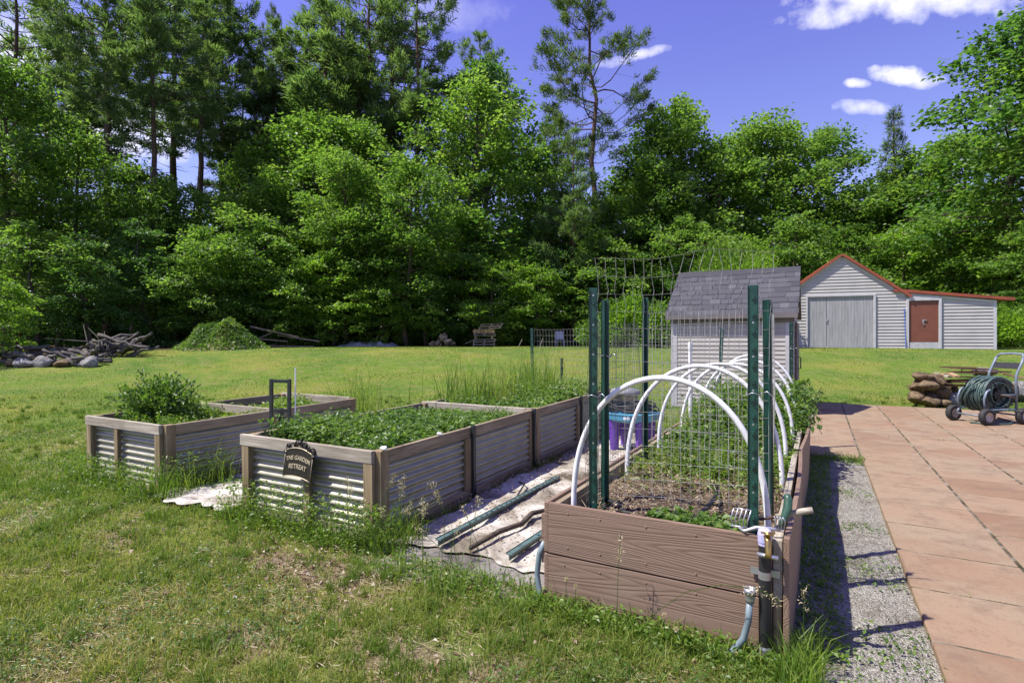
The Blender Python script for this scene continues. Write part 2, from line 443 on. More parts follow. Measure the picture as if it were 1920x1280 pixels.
gr = flat_mesh('gravel_path', np.stack([X, Y, Z], 1), Fq, M['gravel'], smooth=True); tag(gr, kind='structure')

def pavermat():
    t = NT('red_concrete_pavers'); v = t.coord('Object')
    a = t.node('ShaderNodeAttribute', attribute_name='tone').outputs['Fac']
    n = t.noise(v, 1.1, 6, .6); k = t.noise(v, 55, 4); m2 = t.noise(v, 4.5, 6, .7)
    c = t.ramp(a, [(0,(.205,.126,.074)),(.5,(.25,.163,.098)),(1,(.275,.190,.120))])
    c = t.mix(t.ramp(n, [(.40,(.0,.0,.0)),(.60,(1,1,1))]), c, (.26,.196,.126))
    c = t.mix(t.ramp(m2, [(.48,(0,0,0)),(.70,(.75,.75,.75))]), c, (.165,.105,.068))
    c = t.mix(t.ramp(k, [(.28,(.5,.5,.5)),(.42,(0,0,0))]), c, (.12,.075,.055))
    c = t.mix(t.ramp(t.noise(v, 140, 2), [(.66,(0,0,0)),(.78,(.6,.6,.6))]), c, (.30,.24,.19))
    t.bump(t.math('ADD', k, m2), .35, .006); return t.set(c, .8, spec=.25)
M['paver'] = pavermat()
P = .667
V, Fq, T = [], [], []
HOLE = (2.36, 5.55)
for i in range(-1, 22):
    for j in range(-6, 23):
        x0, y0 = .472+i*P, .98-.33+j*P
        if i < 0 and (x0+P < -.3 or y0 < 7.9): continue
        x1, y1 = x0+P, y0+P
        if y0 > 14.3: continue
        if i < 0: x0 += .02
        g = .009; z = .046+rng.uniform(-.0012, .0012); tx, ty = rng.uniform(-.0012, .0012, 2)
        if abs((x0+x1)/2-HOLE[0]) < .34 and abs((y0+y1)/2-HOLE[1]) < .34: z -= .0
        b = len(V); ch = .007
        for (ins, dz) in ((0, -.055), (0, -ch), (ch, 0)):
            for sx, sy in ((0,0),(1,0),(1,1),(0,1)):
                x = x0+g+ins if sx == 0 else x1-g-ins; y = y0+g+ins if sy == 0 else y1-g-ins
                V.append((x, y, z+dz+tx*(sx-.5)+ty*(sy-.5)))
        for r in (0, 4):
            for q in range(4): Fq.append((b+r+q, b+r+(q+1)%4, b+r+4+(q+1)%4, b+r+4+q))
        Fq.append((b+8, b+9, b+10, b+11)); T += [rng.uniform()]*9
pat = flat_mesh('patio', V, Fq, M['paver']); tone_attr(pat, T); tag(pat, kind='structure')
jm = MB(); jm.box(-.25, 15.2, 7.951, 14.66, -.06, .042); jm.box(.482, 15.2, -3.2, 7.95, -.06, .042)
tj = NT('joint_sand'); M['joint'] = tj.set(tj.ramp(tj.noise(tj.coord('Object'), 9, 5), [(.35,(.04,.036,.02)),(.5,(.10,.083,.055)),(.65,(.24,.205,.15))]), .95, spec=.1)
tag(jm.build('patio_bed', M['joint']), kind='structure')

# ------------------------------------------------------------------ leaves
def leaf_arrays(C, D, N, L, Wd, fold=.12):
    C = np.asarray(C, np.float32); D = np.asarray(D, np.float32); N = np.asarray(N, np.float32)
    D = D/np.linalg.norm(D, axis=1)[:, None]
    Sd = np.cross(D, N); Sd /= np.linalg.norm(Sd, axis=1)[:, None]+1e-9
    N = np.cross(Sd, D)
    L = np.broadcast_to(np.asarray(L, np.float32), len(C))[:, None]; Wd = np.broadcast_to(np.asarray(Wd, np.float32), len(C))[:, None]
    a = C-D*L*.5; b = C+Sd*Wd*.5+N*L*fold - D*L*.06; c = C+D*L*.5; d = C-Sd*Wd*.5+N*L*fold - D*L*.06
    V = np.stack([a, b, c, d], 1).reshape(-1, 3)
    return V, np.arange(len(V)).reshape(-1, 4)
class Leaves:
    def __init__(s): s.C, s.D, s.N, s.L, s.W, s.T = [], [], [], [], [], []
    def add(s, C, D, N, L, Wd, T):
        n = len(C); s.C.append(C); s.D.append(D); s.N.append(N)
        s.L.append(np.broadcast_to(L, n)); s.W.append(np.broadcast_to(Wd, n)); s.T.append(np.broadcast_to(T, n))
    def build(s, name, m, parent=None, fold=.12):
        V, Fq = leaf_arrays(np.concatenate(s.C), np.concatenate(s.D), np.concatenate(s.N), np.concatenate(s.L), np.concatenate(s.W), fold)
        o = flat_mesh(name, V, Fq, m, parent); tone_attr(o, np.clip(np.concatenate(s.T), 0, 1)); return o
def unit(v): return v/(np.linalg.norm(v, axis=-1, keepdims=True)+1e-9)

M['maple'] = leafmat('maple_leaf', (.055,.120,.022), (.128,.240,.038), (.25,.37,.078), trans=.55, spec=.35, tr=(1.4,1.45,.8))
M['oak'] = leafmat('dark_broad_leaf', (.042,.098,.028), (.088,.182,.042), (.17,.27,.066), trans=.5, spec=.32)
M['yellowleaf'] = leafmat('yellow_green_leaf', (.08,.155,.022), (.165,.275,.038), (.29,.40,.08), trans=.55, spec=.32)
M['needle'] = leafmat('pine_needles', (.058,.100,.044), (.108,.172,.072), (.19,.26,.105), trans=.45, rough=.5, spec=.3)
M['needle2'] = leafmat('spruce_needles', (.040,.072,.034), (.085,.130,.050), (.15,.20,.075), trans=.4, rough=.5, spec=.3)
M['herb'] = leafmat('herb_leaf', (.050,.105,.022), (.11,.19,.034), (.21,.29,.070))
M['shrub'] = leafmat('dark_shrub_leaf', (.030,.070,.018), (.062,.125,.026), (.12,.19,.045), trans=.4)
M['grass'] = leafmat('grass_blade', (.105,.19,.028), (.225,.28,.048), (.46,.39,.18), trans=.45, rough=.5, spec=.3, tr=(1.3,1.35,.7))
M['weed'] = leafmat('weed_leaf', (.075,.15,.018), (.15,.235,.03), (.30,.32,.08), trans=.45)
M['drygrass'] = leafmat('dry_straw', (.20,.15,.075), (.36,.29,.16), (.52,.45,.29), trans=.25)
M['deadleaf'] = leafmat('dead_leaf', (.13,.075,.04), (.27,.185,.115), (.46,.37,.27), trans=.15, tr=(1.2,1,.8))

def deciduous(seed, H, Rad, zb, nl, per, lsz, spray_r=.8, droop=.12, flat=.16, top=.9, up=.5):
    """tapered trunk with limbs; each limb carries level sprays of leaves"""
    r = np.random.default_rng(seed); tr = MB(); lv = Leaves()
    nseg = 9; pts = []; ox = oy = 0.0
    for i in range(nseg+1):
        pts.append((ox, oy, H*top*i/nseg - (.3 if i == 0 else 0))); ox += r.normal(0, .012*H); oy += r.normal(0, .012*H)
    r0 = .0115*H+.03
    tr.tube(pts, [r0*(1-.9*i/nseg)+.012 for i in range(nseg+1)], 7)
    pts = np.array(pts)
    def trunk(z):
        i = np.interp(z, pts[:,2], np.arange(nseg+1)); a = int(min(i, nseg-1)); return pts[a]+(pts[a+1]-pts[a])*(i-a)
    az = r.uniform(0, 6.28)
    for k in range(nl):
        t = (k+r.uniform(.2,.8))/nl
        z = zb + (H*top-zb)*t
        # widest a third of the way up the crown
        prof = (min(1, .62+1.25*t) if t < .3 else max(.16, (1-((t-.3)/.72)**1.7)**.75 if t < 1.02 else .15))
        Ln = Rad*prof*r.uniform(.52, 1.25); az += 2.4+r.normal(0, .35)
        el = up*(.15+1.2*t)+r.normal(0, .14)
        p0 = trunk(z); d = np.array([math.cos(az)*math.cos(el), math.sin(az)*math.cos(el), math.sin(el)])
        L2 = [p0+d*Ln*s + np.array([0,0,-droop*Ln*s*s]) for s in np.linspace(0,1,5)]
        tr.tube(L2, [max(.012, r0*.34*(1-t*.6)*(1-.85*s)) for s in np.linspace(0,1,5)], 5, cap=False)
        L2 = np.array(L2)
        ns = max(3, int(Ln*3.3))
        for q in range(ns):
            s = .25+.78*(q+r.uniform(0,1))/ns; s = min(s, 1.02)
            i = min(int(s*4), 3); b = L2[i]+(L2[i+1]-L2[i])*(s*4-i)
            side = r.choice([-1,1]); off = (1.05-s)*Ln*.55*r.uniform(.25,1.0)*side if q < ns-1 else 0
            lat = np.array([-d[1], d[0], 0]); lat /= np.linalg.norm(lat)+1e-6
            c = b+lat*off+np.array([0,0,r.normal(0,.26)+ .08*abs(off)])
            if abs(off) > .3: tr.tube([b, (b+c)/2+np.array([0,0,.05]), c], [.014,.010,.006], 3, cap=False)
            sr = spray_r*r.uniform(.5,1.3); n = int(per*(sr/spray_r)**2*r.uniform(.75,1.2))
            out = unit(d*[1,1,0]*.7+lat*np.sign(off or 1)*.6*(abs(off) > .2)+r.normal(0,.1,3)*[1,1,0])
            rad = np.sqrt(r.uniform(0,1,n))*sr; th = r.uniform(0,6.283,n)
            tilt = r.normal(0,.22,2)
            dx, dy = np.cos(th)*rad, np.sin(th)*rad
            # uneven lobes in the outline of each spray
            lob = 1+.28*np.sin(3*th+r.uniform(0,6))+.18*np.sin(5*th+r.uniform(0,6)); dx *= lob; dy *= lob
            dz = r.normal(0, flat*sr, n)-.20*rad**2/sr+dx*tilt[0]+dy*tilt[1]
            C = c+np.stack([dx,dy,dz],1)
            D = unit(np.stack([np.cos(th),np.sin(th),np.full(n,-.3)],1)*.8+out*.7+r.normal(0,.45,(n,3)))
            N = unit(np.stack([r.normal(0,.75,n),r.normal(0,.75,n),np.ones(n)],1))
            l = lsz*r.uniform(.6,1.25,n)
            lv.add(C, D, N, l, l*r.uniform(.62,.9,n), np.clip(.5+r.normal(0,.13)+r.normal(0,.17,n),0,1))
    return tr, lv

def pine(seed, H, Rad, zb, wh, nb, tufts, lsz, sparse=0.0, rise=.12, conic=False, lean=0.0, gnarl=0.0, nper=12):
    """straight trunk, whorled limbs, brushes of needles toward the tips"""
    r = np.random.default_rng(seed); tr = MB(); lv = Leaves()
    n = 12; pts = np.array([(lean*H*(i/n)+ (r.normal(0,(.0022+gnarl*.03)*H) if 0<i<n else 0), r.normal(0,.002*H) if 0<i<n else 0, H*i/n-(.3 if i == 0 else 0)) for i in range(n+1)])
    r0 = .0085*H+.02
    tr.tube(pts, [r0*(1-.9*(i/n)**1.2)+.012 for i in range(n+1)], 8)
    def trunk(z):
        i = np.interp(z, pts[:,2], np.arange(n+1)); a = int(min(i, n-1)); return pts[a]+(pts[a+1]-pts[a])*(i-a)
    z = zb; az = 0
    # a few dead stubs on the bare trunk
    for k in range(int(zb*1.1)):
        zz = r.uniform(zb*.35, zb); a = r.uniform(0,6.28); L = r.uniform(.4,1.6)
        p = trunk(zz); tr.tube([p, p+np.array([math.cos(a)*L*.6, math.sin(a)*L*.6, -.02]), p+np.array([math.cos(a)*L, math.sin(a)*L, r.uniform(-.3,.2)])], [.026,.016,.007], 4, cap=False)
    while z < H-.3:
        t = (z-zb)/(H-zb)
        prof = (1-t)**.9*.95+.05 if conic else (min(1,.55+1.6*t) if t < .28 else (1-((t-.28)/.74)**1.5))
        for k in range(nb):
            az += 6.283/nb+r.normal(0,.35)
            if r.uniform() < sparse*.55: continue
            Ln = max(.25, Rad*max(prof,.06)*r.uniform(.5,1.15)); el = rise+r.normal(0,.10)+.55*t*t-(.25 if conic else 0)
            d = np.array([math.cos(az)*math.cos(el), math.sin(az)*math.cos(el), math.sin(el)])
            p0 = trunk(min(z+r.uniform(-.2,.2), H-.1)); lat = np.array([-math.sin(az), math.cos(az), 0])
            ss = np.linspace(0,1,6)
            g1, g2 = r.normal(0,gnarl,2)
            L2 = np.array([p0+d*Ln*s+np.array([0,0,-.16*Ln*s+.22*Ln*s*s])+lat*Ln*g1*math.sin(s*4)+np.array([0,0,1])*Ln*g2*math.sin(s*5)*.6 for s in ss])
            tr.tube(L2, [max(.010, .030*(Ln/3+.3)*(1-.8*s)) for s in ss], 4, cap=False)
            nt = max(2, int(tufts*Ln*(1-sparse*.35)))
            for q in range(nt):
                s = (.22 if sparse < .3 else .38)+(1.03-(.22 if sparse < .3 else .38))*math.sqrt((q+r.uniform())/nt); s = min(s, 1.0)
                i = min(int(s*5),4); b = L2[i]+(L2[i+1]-L2[i])*(s*5-i)
                off = (1.08-s)*Ln*.62*r.uniform(-1,1); c = b+lat*off+d*abs(off)*.55+np.array([0,0,.05+r.normal(0,.09)])
                if abs(off) > .25: tr.tube([b, c], [.009,.005], 3, cap=False)
                dd = unit(d*.8+lat*np.sign(off)*.5+np.array([0,0,.45]))
                m = int(nper*r.uniform(.7,1.3)); D = unit(dd*.9+r.normal(0,.55,(m,3)))
                l = lsz*r.uniform(.7,1.2,m)
                C = c+D*l[:,None]*.5+r.normal(0,.10,(m,3))
                N = unit(r.normal(0,.5,(m,3))+np.array([0,0,1]))
                lv.add(C, D, N, l, l*.135, np.clip(.5+r.normal(0,.15)+r.normal(0,.12,m),0,1))
        z += wh*r.uniform(.75,1.25)
    return tr, lv

STORE = (0, -60, -40)
def make_tree(name, gen, bark, leaf):
    root = bpy.data.objects.new(name, None); COL.objects.link(root)
    gen[0].build('trunk', M[bark], root, smooth=True); gen[1].build('crown', M[leaf], root)
    root['used'] = 0; return root
def put_tree(proto, x, y, label, s=(1,1,1), rz=0, cat='tree', group='trees along the wood edge'):
    if isinstance(s, (int,float)): s = (s,s,s)
    o = proto if not proto['used'] else copy_tree(proto, (0,0,0))
    proto['used'] = 1
    o.location = (x, y, gz(x, y)-.05); o.rotation_euler = (0,0,rz); o.scale = s
    return tag(o, label, cat, group)

PROTO = {
 'mapleA': make_tree('maple_tree', deciduous(11, 17, 4.9, 4.4, 50, 46, .215, .66, flat=.28), 'bark', 'maple'),
 'mapleB': make_tree('maple_tree', deciduous(12, 16, 4.5, 4.0, 46, 46, .215, .66, flat=.28, up=.7), 'bark', 'maple'),
 'mapleC': make_tree('maple_tree', deciduous(13, 14, 4.5, 3.2, 44, 46, .21, .64, flat=.28, up=.6), 'bark', 'maple'),
 'oakA':   make_tree('oak_tree', deciduous(14, 17, 4.5, 5.0, 42, 42, .225, .64, flat=.34, up=.75), 'bark', 'oak'),
 'beechA': make_tree('beech_tree', deciduous(15, 8.5, 3.7, 1.3, 30, 58, .19, .66, flat=.13, droop=.2, up=.25), 'bark', 'maple'),
 'beechB': make_tree('beech_tree', deciduous(16, 7.5, 3.5, 1.0, 28, 58, .19, .64, flat=.13, droop=.24, up=.2), 'bark', 'yellowleaf'),
 'beechC': make_tree('beech_tree', deciduous(17, 9.0, 3.3, 1.6, 30, 56, .19, .66, flat=.15, droop=.18, up=.3), 'bark', 'oak'),
 'pineA':  make_tree('pine_tree', pine(21, 27, 5.0, 15.5, .85, 4, 4.8, .50, lean=.02, nper=27), 'pinebark', 'needle'),
 'pineB':  make_tree('pine_tree', pine(22, 26, 4.8, 13.5, .9, 4, 4.4, .50, sparse=.2, nper=26), 'pinebark', 'needle'),
 'pineC':  make_tree('pine_tree', pine(23, 20, 3.6, 4, .8, 4, 4.6, .46, nper=25), 'pinebark', 'needle'),
 'scrag':  make_tree('scraggy_pine', pine(24, 24, 4.7, 12.0, .62, 4, 7.0, .35, sparse=.50, rise=.18, gnarl=.15, nper=24), 'pinebark', 'needle2'),
 'spruce': make_tree('spruce_tree', pine(25, 16, 2.3, 2.0, .48, 5, 5.6, .34, rise=-.02, conic=True, nper=20), 'pinebark', 'needle2'),
}
T = []
def tr_(kind, px, d, top, label, wid=1.0, rz=None, cat='tree', hb=None):
    """put a tree in photo column px at depth d, its top reaching photo row top"""
    if kind[:3] in ('map','oak') and d > 34: d += 2.4
    if kind[:4] == 'pine' and d > 37.5: d += 3.5
    x, y = at(px, d); H0 = {'mapleA':17,'mapleB':16,'mapleC':14,'oakA':17,'beechA':8.5,'beechB':7.5,'beechC':9,'pineA':27,'pineB':26,'pineC':20,'scrag':24,'spruce':16}[kind]
    h = zy(top, d)-gz(x, y); k = h/H0
    wid = wid*(1.22 if 'maple' in kind or 'oak' in kind else 1.12)
    put_tree(PROTO[kind], x, y, label, (k*wid, k*wid, k), rng.uniform(0,6.28) if rz is None else rz, cat)
B = 'broad leafed tree '
# tall pines rising out of frame
tr_('pineA', 203, 33, -130, 'tall pine with long bare dark trunk, leftmost of the bare trunks', .95, 2.9)
tr_('pineB', 288, 34, -60, 'tall pine with bare trunk second from the left', .95)
tr_('pineA', 368, 38, -40, 'dense bushy pine with pale double trunk behind second bare trunk', .95, 1.0)
tr_('pineB', 30, 37, -90, 'dark blue green pine at the upper left corner', 1.0)
tr_('pineC', 130, 44, 120, 'pale distant pine behind the leftmost bare trunk', 1.3)
tr_('scrag', 512, 46, 18, 'thin half bare pine standing against the sky left of the large bushy pine', .42)
tr_('pineC', 575, 46, 70, 'rounded pale green pine behind the left maples', 1.2)
tr_('pineB', 690, 43, -80, 'large bushy dense pine left of the pine with the bare vertical trunk', 1.05)
tr_('pineB', 782, 41, -90, 'pine with bare vertical trunk and sparse limbs left of centre', .8, 1.3)
tr_('pineC', 640, 47, 15, 'dark pine top filling behind the large bushy pine', 1.0)
tr_('pineC', 455, 48, 170, 'dark evergreen low between the pines on the left', 1.0)
tr_('scrag', 1110, 40, -45, 'lone scraggy pine with twisted limbs against the blue sky', .95, .6)
tr_('pineC', 1040, 41, 190, 'slender young pine beside the lone scraggy pine', .75)
tr_('pineC', 1075, 36, 235, 'bright green young pine below the lone scraggy pine', .9, 2)
tr_('pineC', 90, 40, 20, 'pine crown filling between the corner pine and the leftmost bare trunk', 1.25)
tr_('pineB', 325, 44, -60, 'pine behind the second bare trunk', 1.1)
tr_('pineA', 425, 43, -30, 'pine right of the bushy pine with the pale double trunk', 1.05)
tr_('pineC', 610, 44, -10, 'olive toned pine left of the large bushy pine', 1.4)
tr_('pineC', 735, 45, 10, 'dense pine right of the large bushy pine', 1.3)
tr_('pineC', 540, 47, 110, 'far pine below the thin half bare pine', 1.4)
tr_('spruce', 1676, 42, 200, 'pointed dark spruce in the dip of the right skyline', .9)
tr_('pineB', 900, 50, 60, 'distant pine hidden behind the central maple', .8)
# tall broadleaves
tr_('oakA', 893, 45, 62, 'dark oak top rising behind the central maple', .85)
tr_('mapleA', 868, 36, 112, 'tallest sunlit maple left of centre', .85, .4)
tr_('mapleB', 590, 35, 175, 'sunlit maple right of the bare pine trunks', 1.0)
tr_('mapleC', 705, 37, 205, 'maple between the two central maples, half shaded', .9)
tr_('mapleA', 480, 37, 250, 'dark leafy maple filling between bare trunks and sunlit maple', .8)
tr_('mapleC', 470, 33.5, 300, 'sunlit low maple left of the sunlit maple beside the pine trunks', 1.05)
tr_('mapleB', 650, 32.4, 265, 'sunlit maple standing in front between the two central maples', .85)
tr_('mapleC', 765, 32.4, 285, 'sunlit maple low before the bare vertical pine trunk', .9)
tr_('mapleC', 300, 31, 345, 'sunlit maple low between the two left bare trunks', .8)
tr_('oakA', 985, 41, 235, 'shaded broadleaf tree right behind the tallest sunlit maple', .75)
tr_('mapleB', 1135, 36, 345, 'low maple under the lone scraggy pine', 1.0)
tr_('mapleC', 1060, 35.5, 375, 'sunlit maple left of the lone scraggy pine', 1.0)
tr_('mapleB', 1285, 40, 150, 'feathery topped maple left of the right hand skyline group', .82, 1.2)
tr_('mapleC', 1165, 40, 262, 'leafy top rising right of the scraggy pine trunk', .9)
tr_('oakA', 1225, 43, 190, 'darker tree behind the feathery topped maple', .75)
tr_('mapleC', 1205, 38, 290, 'maple rising between the scraggy pine and the feathery maple', .85)
tr_('mapleA', 1645, 40, 300, 'tree top left of the pointed spruce', .7)
tr_('mapleB', 1735, 41, 285, 'tree top right of the pointed spruce', .7)
tr_('mapleA', 1380, 43, 205, 'leafy top joining the feathery maple and the broad maple', .9)
tr_('mapleA', 1465, 41, 172, 'broad maple standing above the grey shed roof', .95, 2.2)
tr_('mapleC', 1370, 38, 215, 'mid height maple between feathery maple and broad maple', .95)
tr_('oakA', 1545, 43, 200, 'maple top just left of the pointed spruce', .9)
tr_('mapleC', 1590, 39, 330, 'maple above the barn ridge', 1.0)
tr_('oakA', 1880, 33, -20, 'tallest broadleaf tree at the upper right corner', .95, .5)
tr_('mapleA', 1960, 30, 20, 'tree cut off by the right frame edge', .9)
tr_('mapleB', 1810, 37, 225, 'rounded maple right of the pointed spruce', 1.0)
tr_('mapleC', 1725, 40, 270, 'low maple between spruce and right hand trees', 1.0)
tr_('mapleB', 18, 27, 75, 'leafy maple at the left frame edge', .75)
tr_('mapleC', 110, 30, 215, 'maple in front of the leftmost bare trunk', .9)
tr_('mapleB', 245, 36, 285, 'maple crown between the two left bare trunks', .9)
tr_('mapleC', 345, 34, 330, 'maple crown right of the second bare trunk', 1.0)
# leafy front edge of the wood
u = 'understorey tree '
tr_('beechB', -5, 20, 492, 'bright green low tree at the far left edge beside the log pile', .85)
tr_('beechA', 70, 25, 395, 'low spreading beech behind the left log pile', 1.0)
tr_('beechC', 165, 25, 420, 'shaded beech over the grey rock and log pile', .95)
tr_('beechC', 275, 27.5, 395, 'dark beech left of the overgrown mound', .9)
tr_('beechA', 400, 29, 405, 'pale leaved beech hanging over the overgrown mound', .95)
tr_('beechA', 500, 31, 385, 'spreading beech above the shadowed lumber', .95)
tr_('beechB', 585, 33, 400, 'sunlit layered beech above the tarp', .85)
tr_('beechA', 680, 34, 375, 'layered beech behind the flat tarp', .9)
tr_('beechB', 775, 35, 425, 'sunlit beech above the firewood heap', .8)
tr_('beechA', 860, 35.5, 370, 'beech right of the firewood heap', .8)
tr_('beechB', 955, 36, 440, 'sunlit beech over the pallet stack', .85)
tr_('beechC', 1040, 36.5, 385, 'beech above the wire panel', .9)
tr_('beechA', 1120, 36, 410, 'beech behind the front left green post', .9)
tr_('beechC', 1215, 37, 395, 'shaded beech behind the wire fencing', .9)
tr_('beechA', 1300, 36, 380, 'beech above the left part of the shed roof', .9)
tr_('beechB', 1395, 36, 420, 'beech above the right part of the shed roof', .85)
tr_('beechA', 1480, 37, 380, 'beech behind the barn left slope', .9)
tr_('beechA', 1590, 38, 400, 'beech right behind the barn ridge', 1.0)
tr_('beechB', 1690, 36, 400, 'beech behind the lean-to roof', .9)
tr_('beechA', 1775, 35, 385, 'beech over the right end of the lean-to', .95)
tr_('beechB', 1860, 33, 410, 'sunlit beech right of the barn', .9)
tr_('beechA', 1935, 29, 395, 'leafy beech at the right frame edge', .9)
for px_, d_, top_, k_, lab_ in ((545,30.5,470,'beechB','bright low beech in front right of the overgrown mound'),(625,31.5,455,'beechB','bright low beech right behind the flat tarp left end'),(715,32,480,'beechB','bright low beech behind the flat tarp right end'),
    (800,32.5,465,'beechA','pale low beech hanging over the firewood heap'),(925,33,470,'beechB','bright low beech leaning over the pallet stack'),(365,28.2,470,'beechA','pale low beech just left of the overgrown mound'),(1010,34,480,'beechB','bright low beech behind the grass grown green post')):
    tr_(k_, px_, d_, top_, lab_, .95)
# slim saplings in the dark gap under the crowns
sp = MB(); sp.tube([(0,0,-.2),(.05,.02,2),(.0,.08,4.4),(.1,.05,7)], [.055,.045,.035,.015], 6)
sap = thing('sapling', 'slim bare trunk standing in the dark gap under the leafy wood edge', 'sapling', group='slim trunks in the dark wood')
sp.build('trunk', M['bark'], sap, smooth=True)
lv = Leaves(); r = np.random.default_rng(3)
C = np.stack([r.normal(0,.6,260), r.normal(0,.6,260), r.uniform(3.4,7.2,260)],1)
lv.add(C, r.normal(size=(260,3)), unit(r.normal(0,.4,(260,3))+[0,0,1]), .22, .16, r.uniform(.1,.8,260)); lv.build('crown', M['oak'], sap)
k = 0
for i in range(46):
    px = 560+i*16+rng.uniform(-8,8) if i < 36 else 20+(i-36)*50+rng.uniform(-15,15)
    d = (36.5 if i < 36 else 30)+rng.uniform(0,6); x, y = at(px, d)
    o = sap if i == 0 else copy_tree(sap, (0,0,0))
    o.location = (x, y, gz(x,y)); o.rotation_euler = (rng.normal(0,.05), rng.normal(0,.05), rng.uniform(0,6)); s = rng.uniform(.8,1.6); o.scale = (s*.9, s*.9, rng.uniform(.8,1.2))
# bigger pale trunk pair behind the pallets
for q, (px, lab) in enumerate(((881, 'pale straight trunk just left of the pallet stack'), (893, 'pale straight trunk directly behind the pallet stack'))):
    x, y = at(px, 35.2); o = copy_tree(sap, (x, y, gz(x,y)), q, (2.2,2.2,1.2), lab); del o['group']; o.rotation_euler = (0,.04-.06*q,q)
# the far wood, one dense mass closing the gaps
lv = Leaves(); r = np.random.default_rng(5); n = 105000
la = r.uniform(-62, 60, n); dd = np.where(la < -12, 47+ r.uniform(0,10,n) + (la+12)*.35, 49+r.uniform(0,12,n))
top = 11.5+2.2*np.sin(la*.42)+1.5*np.sin(la*1.1+2)
top = top*np.where(la < -16, .80, 1)
zz = top*np.where(r.uniform(0,1,n) < .3, r.uniform(0,.22,n), r.uniform(0,1,n)**.85)+.7
x = la*CS-dd*SN; y = la*SN+dd*CS
lv.add(np.stack([x,y,zz],1), r.normal(size=(n,3)), unit(r.normal(0,.5,(n,3))+[0,0,1]), r.uniform(.4,.8,n), r.uniform(.3,.55,n), np.clip(.35+r.normal(0,.2,n),0,1))
tag(lv.build('distant_wood', M['oak']), kind='stuff', label='dense dark woodland far behind the front trees', cat='woodland')
# low undergrowth along the wood edge
lv = Leaves(); n = 15000; la = r.uniform(-30, 24, n); dd = np.where(la < -5, 34.6+(la+5)*.62, 35.2)+np.abs(r.normal(0,1.2,n))+np.where((la > 12), 1.6, 0)
hh = (.5+.5*np.sin(la*1.3+np.sin(la*.7)*2))*.9+.25; zz = hh*r.uniform(0,1,n)
x = la*CS-dd*SN; y = la*SN+dd*CS
keep = r.uniform(0,1,n) < .35+.5*(np.sin(la*.9)>0)
lv.add(np.stack([x,y,ground(x,y)+zz],1)[keep], r.normal(size=(n,3))[keep], unit(r.normal(0,.5,(n,3))+[0,0,1])[keep], .2, .15, r.uniform(0,.8,n)[keep])
tag(lv.build('undergrowth', M['oak']), kind='stuff', label='low leafy undergrowth along the foot of the wood', cat='undergrowth')
